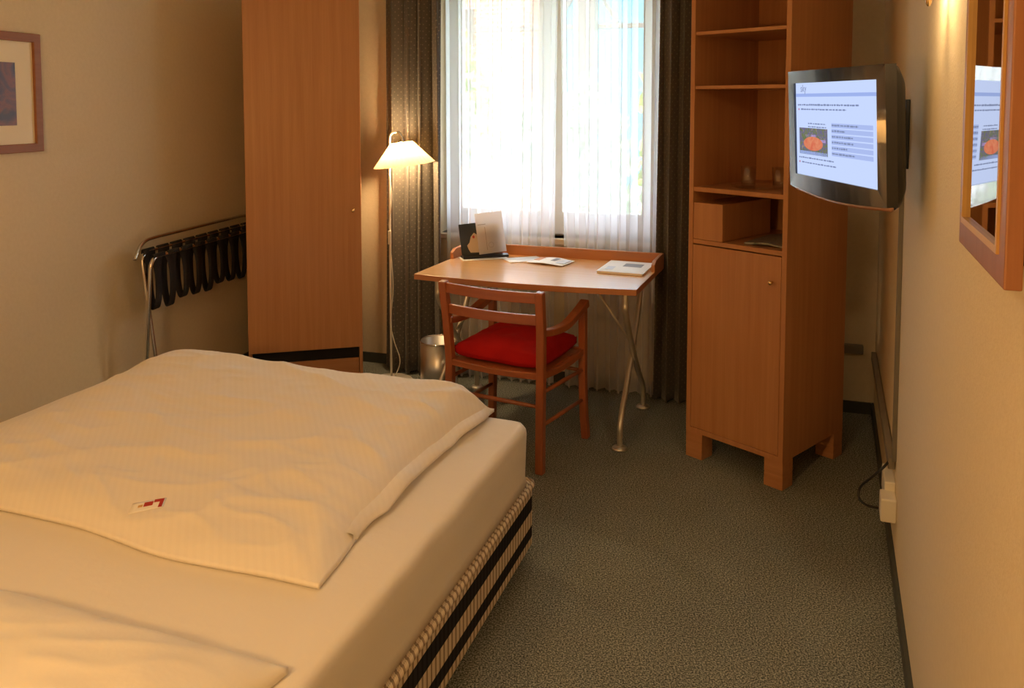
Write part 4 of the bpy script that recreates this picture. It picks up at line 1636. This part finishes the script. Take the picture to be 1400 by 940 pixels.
# ------------------------------------------------------------------ mirror on the right wall
A0, A1, MZ0, MZ1, MO = -3.40, -3.05, 1.388, 2.25, 0.050
mi = thing('wall_mirror', 'wood framed mirror hanging on the right wall nearest the camera', 'mirror', rwall(A0, 0, MZ0), HR)
ml, mh = A1 - A0, MZ1 - MZ0
fw_ = 0.036
o = [(0, 0), (ml, 0), (ml, mh), (0, mh)]
i_ = [(fw_, fw_), (ml - fw_, fw_), (ml - fw_, mh - fw_), (fw_, mh - fw_)]
V = [(x, y, z) for x in (-0.031, -MO) for y, z in o + i_]
F = []
for k in range(4):
    j = (k + 1) % 4
    F += [(k, j, 4 + j, 4 + k), (8 + k, 12 + k, 12 + j, 8 + j), (k, 8 + k, 8 + j, j), (4 + k, 4 + j, 12 + j, 12 + k)]
MB().add(V, F).build('frame', M['frame'], mi, bevel=0.002)
i2 = [(fw_ + 0.008, fw_ + 0.008), (ml - fw_ - 0.008, fw_ + 0.008), (ml - fw_ - 0.008, mh - fw_ - 0.008), (fw_ + 0.008, mh - fw_ - 0.008)]
i1 = [(fw_ - 0.001, fw_ - 0.001), (ml - fw_ + 0.001, fw_ - 0.001), (ml - fw_ + 0.001, mh - fw_ + 0.001), (fw_ - 0.001, mh - fw_ + 0.001)]
V = [(x, y, z) for x in (-0.045, -0.053) for y, z in i1 + i2]
MB().add(V, F).build('inner_lip', M['gilt'], mi)
MB().box(-0.0475, -0.040, fw_ - 0.002, ml - fw_ + 0.002, fw_ - 0.002, mh - fw_ + 0.002).build('glass', M['mirror'], mi)
MB().box(-0.042, -0.0005, 0.025, ml - 0.025, 0.025, mh - 0.025).build('backing', M['dark'], mi)

# ------------------------------------------------------------------ wall lamp above (its tip just shows)
SA, SO = -2.40, 0.040
sc_ = thing('wall_lamp', 'brass wall lamp whose tip shows at the top of the right wall', 'lamp', rwall(SA, 0, 0), HR)
MB().box(-0.012, -0.0005, -0.035, 0.035, 1.90, 2.06).build('back_plate', M['brass'], sc_, bevel=0.004)
MB().tube(smooth_path([(-0.010, 0, 1.915), (-0.022, 0, 1.908), (-SO, 0, 1.895)], 5), 0.006, 10, up=(0, 1, 0)).build('arm', M['brass'], sc_, smooth=True)
MB().lathe([(0.002, 1.814), (0.006, 1.820), (0.008, 1.836), (0.005, 1.85), (0.011, 1.865), (0.013, 1.885), (0.010, 1.90)], (-SO, 0), 16).build('finial', M['brass'], sc_, smooth=True)
MB().lathe([(0.030, 1.918), (0.020, 2.03)], (-SO - 0.004, 0), 32, cap=False).build('lamp_shade', M['shade'], sc_, smooth=True)
MB().tube([(-SO, 0, 1.895), (-SO, 0, 1.905)], 0.006, 10).build('lamp_holder', M['brass'], sc_, smooth=True)

# ------------------------------------------------------------------ outside: garden and neighbouring houses
structure(MB().box(-14, 14, 5.2, 26, -2.6, -2.5).build('garden_ground', M['grass']), loc=(0, 0, 0), head=HB)
hb = thing('garden_brick_house', 'red brick house far behind the left window half', 'house', room(-6.4, 15.0, -2.5), HB)
MB().box(-2.2, 2.05, 0, 3, 0, 7.2).build('wall', M['brick'], hb)
MB().prism([(-2.5, -0.3), (2.3, -0.3), (2.3, 3.2), (-2.5, 3.2)], 7.2, 7.5).build('roof', M['timber'], hb)
MB().box(0.0, 0.9, -0.05, 0.02, 4.6, 5.9).build('window', M['timber'], hb)
bh = thing('garden_blue_house', 'blue rendered house far behind the right window half', 'house', room(-2.0, 15.6, -2.5), HB)
MB().box(-1.8, 3.2, 0, 3, 0, 7.2).build('wall', M['bluehouse'], bh)
MB().prism([(-2.0, -0.3), (3.5, -0.3), (3.5, 3.2), (-2.0, 3.2)], 7.2, 7.5).build('roof', M['timber'], bh)
gp = thing('garden_porch', 'grey timber balcony frame with braces in front of the blue house', 'balcony', room(-3.66, 13.2, -2.5), HB)
MB().box(0.62, 0.94, -0.12, 0.12, 0, 6.2).build('post', M['timber'], gp)
MB().box(-2.9, -2.7, -0.1, 0.1, 0, 6.2).build('post', M['timber'], gp)
MB().box(-3.0, 3.0, -0.1, 0.1, 6.2, 6.45).build('beam', M['timber'], gp)
MB().box(-2.8, 3.0, -0.05, 0.05, 5.29, 5.37).build('rail', M['timber'], gp)
MB().bar([(0.66, 0, 6.0), (0.26, 0, 5.40)], 0.07, 0.07).build('brace', M['timber'], gp)
MB().bar([(0.90, 0, 6.0), (1.28, 0, 5.38)], 0.07, 0.07).build('brace', M['timber'], gp)


def foliage(rx, ry, rz, n, seed, size=0.11):
    rnd = random.Random(seed)
    m_ = MB()
    V_, F_ = [], []
    for _ in range(n):
        a, c = rnd.uniform(0, 2 * PI), rnd.uniform(-1, 1)
        q_ = math.sqrt(1 - c * c)
        k_ = rnd.uniform(0.75, 1.05) * (1 + 0.18 * noise.noise(Vector((q_ * math.cos(a) * 3, q_ * math.sin(a) * 3, c * 3 + seed))))
        p = Vector((rx * q_ * math.cos(a) * k_, ry * q_ * math.sin(a) * k_, rz * (c * k_ + 1)))
        t1 = Vector((rnd.uniform(-1, 1), rnd.uniform(-1, 1), rnd.uniform(-1, 1))).normalized()
        t2 = t1.cross(Vector((rnd.uniform(-1, 1), rnd.uniform(-1, 1), rnd.uniform(-1, 1)))).normalized()
        s_ = size * rnd.uniform(0.6, 1.3)
        b_ = len(V_)
        V_ += [p - t1 * s_, p + t2 * s_ * 0.5, p + t1 * s_, p - t2 * s_ * 0.5]
        F_.append((b_, b_ + 1, b_ + 2, b_ + 3))
    return m_.add(V_, F_)


for k, (t, s, rx, rz, mt, lb) in enumerate(((-4.3, 9.6, 1.08, 2.23, 'leaf_a', 'broad green bush outside behind the left half of the window'),
                                            (-1.83, 7.3, 0.86, 2.14, 'leaf_a', 'green bush outside behind the middle of the window'),
                                            (-0.45, 9.7, 1.1, 2.22, 'leaf_a', 'green bush outside behind the right half of the window'),
                                            (-4.6, 11.6, 0.75, 2.58, 'leaf_b', 'yellow-green bush outside in front of the brick house'),
                                            (-1.15, 11.4, 0.6, 2.75, 'leaf_b', 'yellow-green bush outside at the right edge of the window'))):
    gb = thing('garden_bush', lb, 'bush', room(t, s, -2.5), HB, 'bushes outside the window')
    foliage(rx, rx * 0.7, rz, 2600, k + 31).build('foliage', M[mt], gb)
    MB().lathe([(0.09, 0.0), (0.06, 0.8), (0.04, rz * 1.2)], seg=10).build('stem', M['bark'], gb)

# ------------------------------------------------------------------ light
wld = bpy.data.worlds.new('sky')
SC.world = wld
wld.use_nodes = True
nt = wld.node_tree
nt.nodes.clear()
bg = nt.nodes.new('ShaderNodeBackground')
bg.inputs['Color'].default_value = (0.80, 0.90, 1.0, 1)
bg.inputs['Strength'].default_value = 12.0
ow = nt.nodes.new('ShaderNodeOutputWorld')
nt.links.new(bg.outputs[0], ow.inputs[0])


def light(name, kind, loc, energy, col, **kw):
    l = bpy.data.lights.new(name, kind)
    l.energy = energy
    l.color = col
    for k_, v_ in kw.items():
        setattr(l, k_, v_)
    o_ = bpy.data.objects.new(name, l)
    COL.objects.link(o_)
    o_.location = loc
    return o_


def aim(o_, target):
    d_ = Vector(target) - o_.location
    o_.rotation_euler = d_.to_track_quat('-Z', 'Y').to_euler()


WARM = (1.0, 0.62, 0.30)
su = light('sun', 'SUN', (0, 0, 20), 9.0, (1.0, 0.95, 0.86), angle=R(1))
su.rotation_euler = (R(42), 0, R(-62))        # from behind the house onto the garden
pt = light('window_portal', 'AREA', room((WT0 + WT1) / 2, WS + 0.16, (WZ0 + WZ1) / 2), 1.0, (1, 1, 1), shape='RECTANGLE', size=WT1 - WT0, size_y=WZ1 - WZ0)
pt.data.cycles.is_portal = True
aim(pt, room((WT0 + WT1) / 2, 0, (WZ0 + WZ1) / 2))
light('wall_lamp_bulb', 'POINT', rwall(SA, SO + 0.012, 1.930), 13.0, (1.0, 0.68, 0.33), shadow_soft_size=0.025)
light('bed_lamp', 'POINT', (-1.15, 0.35, 1.45), 37.0, (1.0, 0.54, 0.165), shadow_soft_size=0.07)
cl = light('ceiling_bounce', 'AREA', (-1.0, 0.0, 2.5), 13.0, (1.0, 0.70, 0.40), shape='DISK', size=0.4)  # unseen warm fill, added for the general bounce off the ceiling

# ------------------------------------------------------------------ camera
cam = bpy.data.cameras.new('camera')
co = bpy.data.objects.new('camera', cam)
COL.objects.link(co)
co.location = (0, 0, 1.6)
co.rotation_euler = (R(90) - math.atan(70 / 1120), 0, 0)
cam.sensor_width = 36.0
cam.lens = 1120 / 1400 * 36.0
cam.shift_y = -260 / 1400
cam.clip_start = 0.05
SC.camera = co

SC.view_settings.view_transform = 'Standard'
SC.view_settings.look = 'None'
SC.view_settings.exposure = 0.06
SC.view_settings.gamma = 1.0
SC.view_settings.use_curve_mapping = False
SC.cycles.use_denoising = True
SC.cycles.max_bounces = 10
SC.cycles.diffuse_bounces = 5
SC.cycles.transparent_max_bounces = 24
SC.cycles.transmission_bounces = 8
SC.cycles.caustics_reflective = False
SC.cycles.sample_clamp_indirect = 6.0
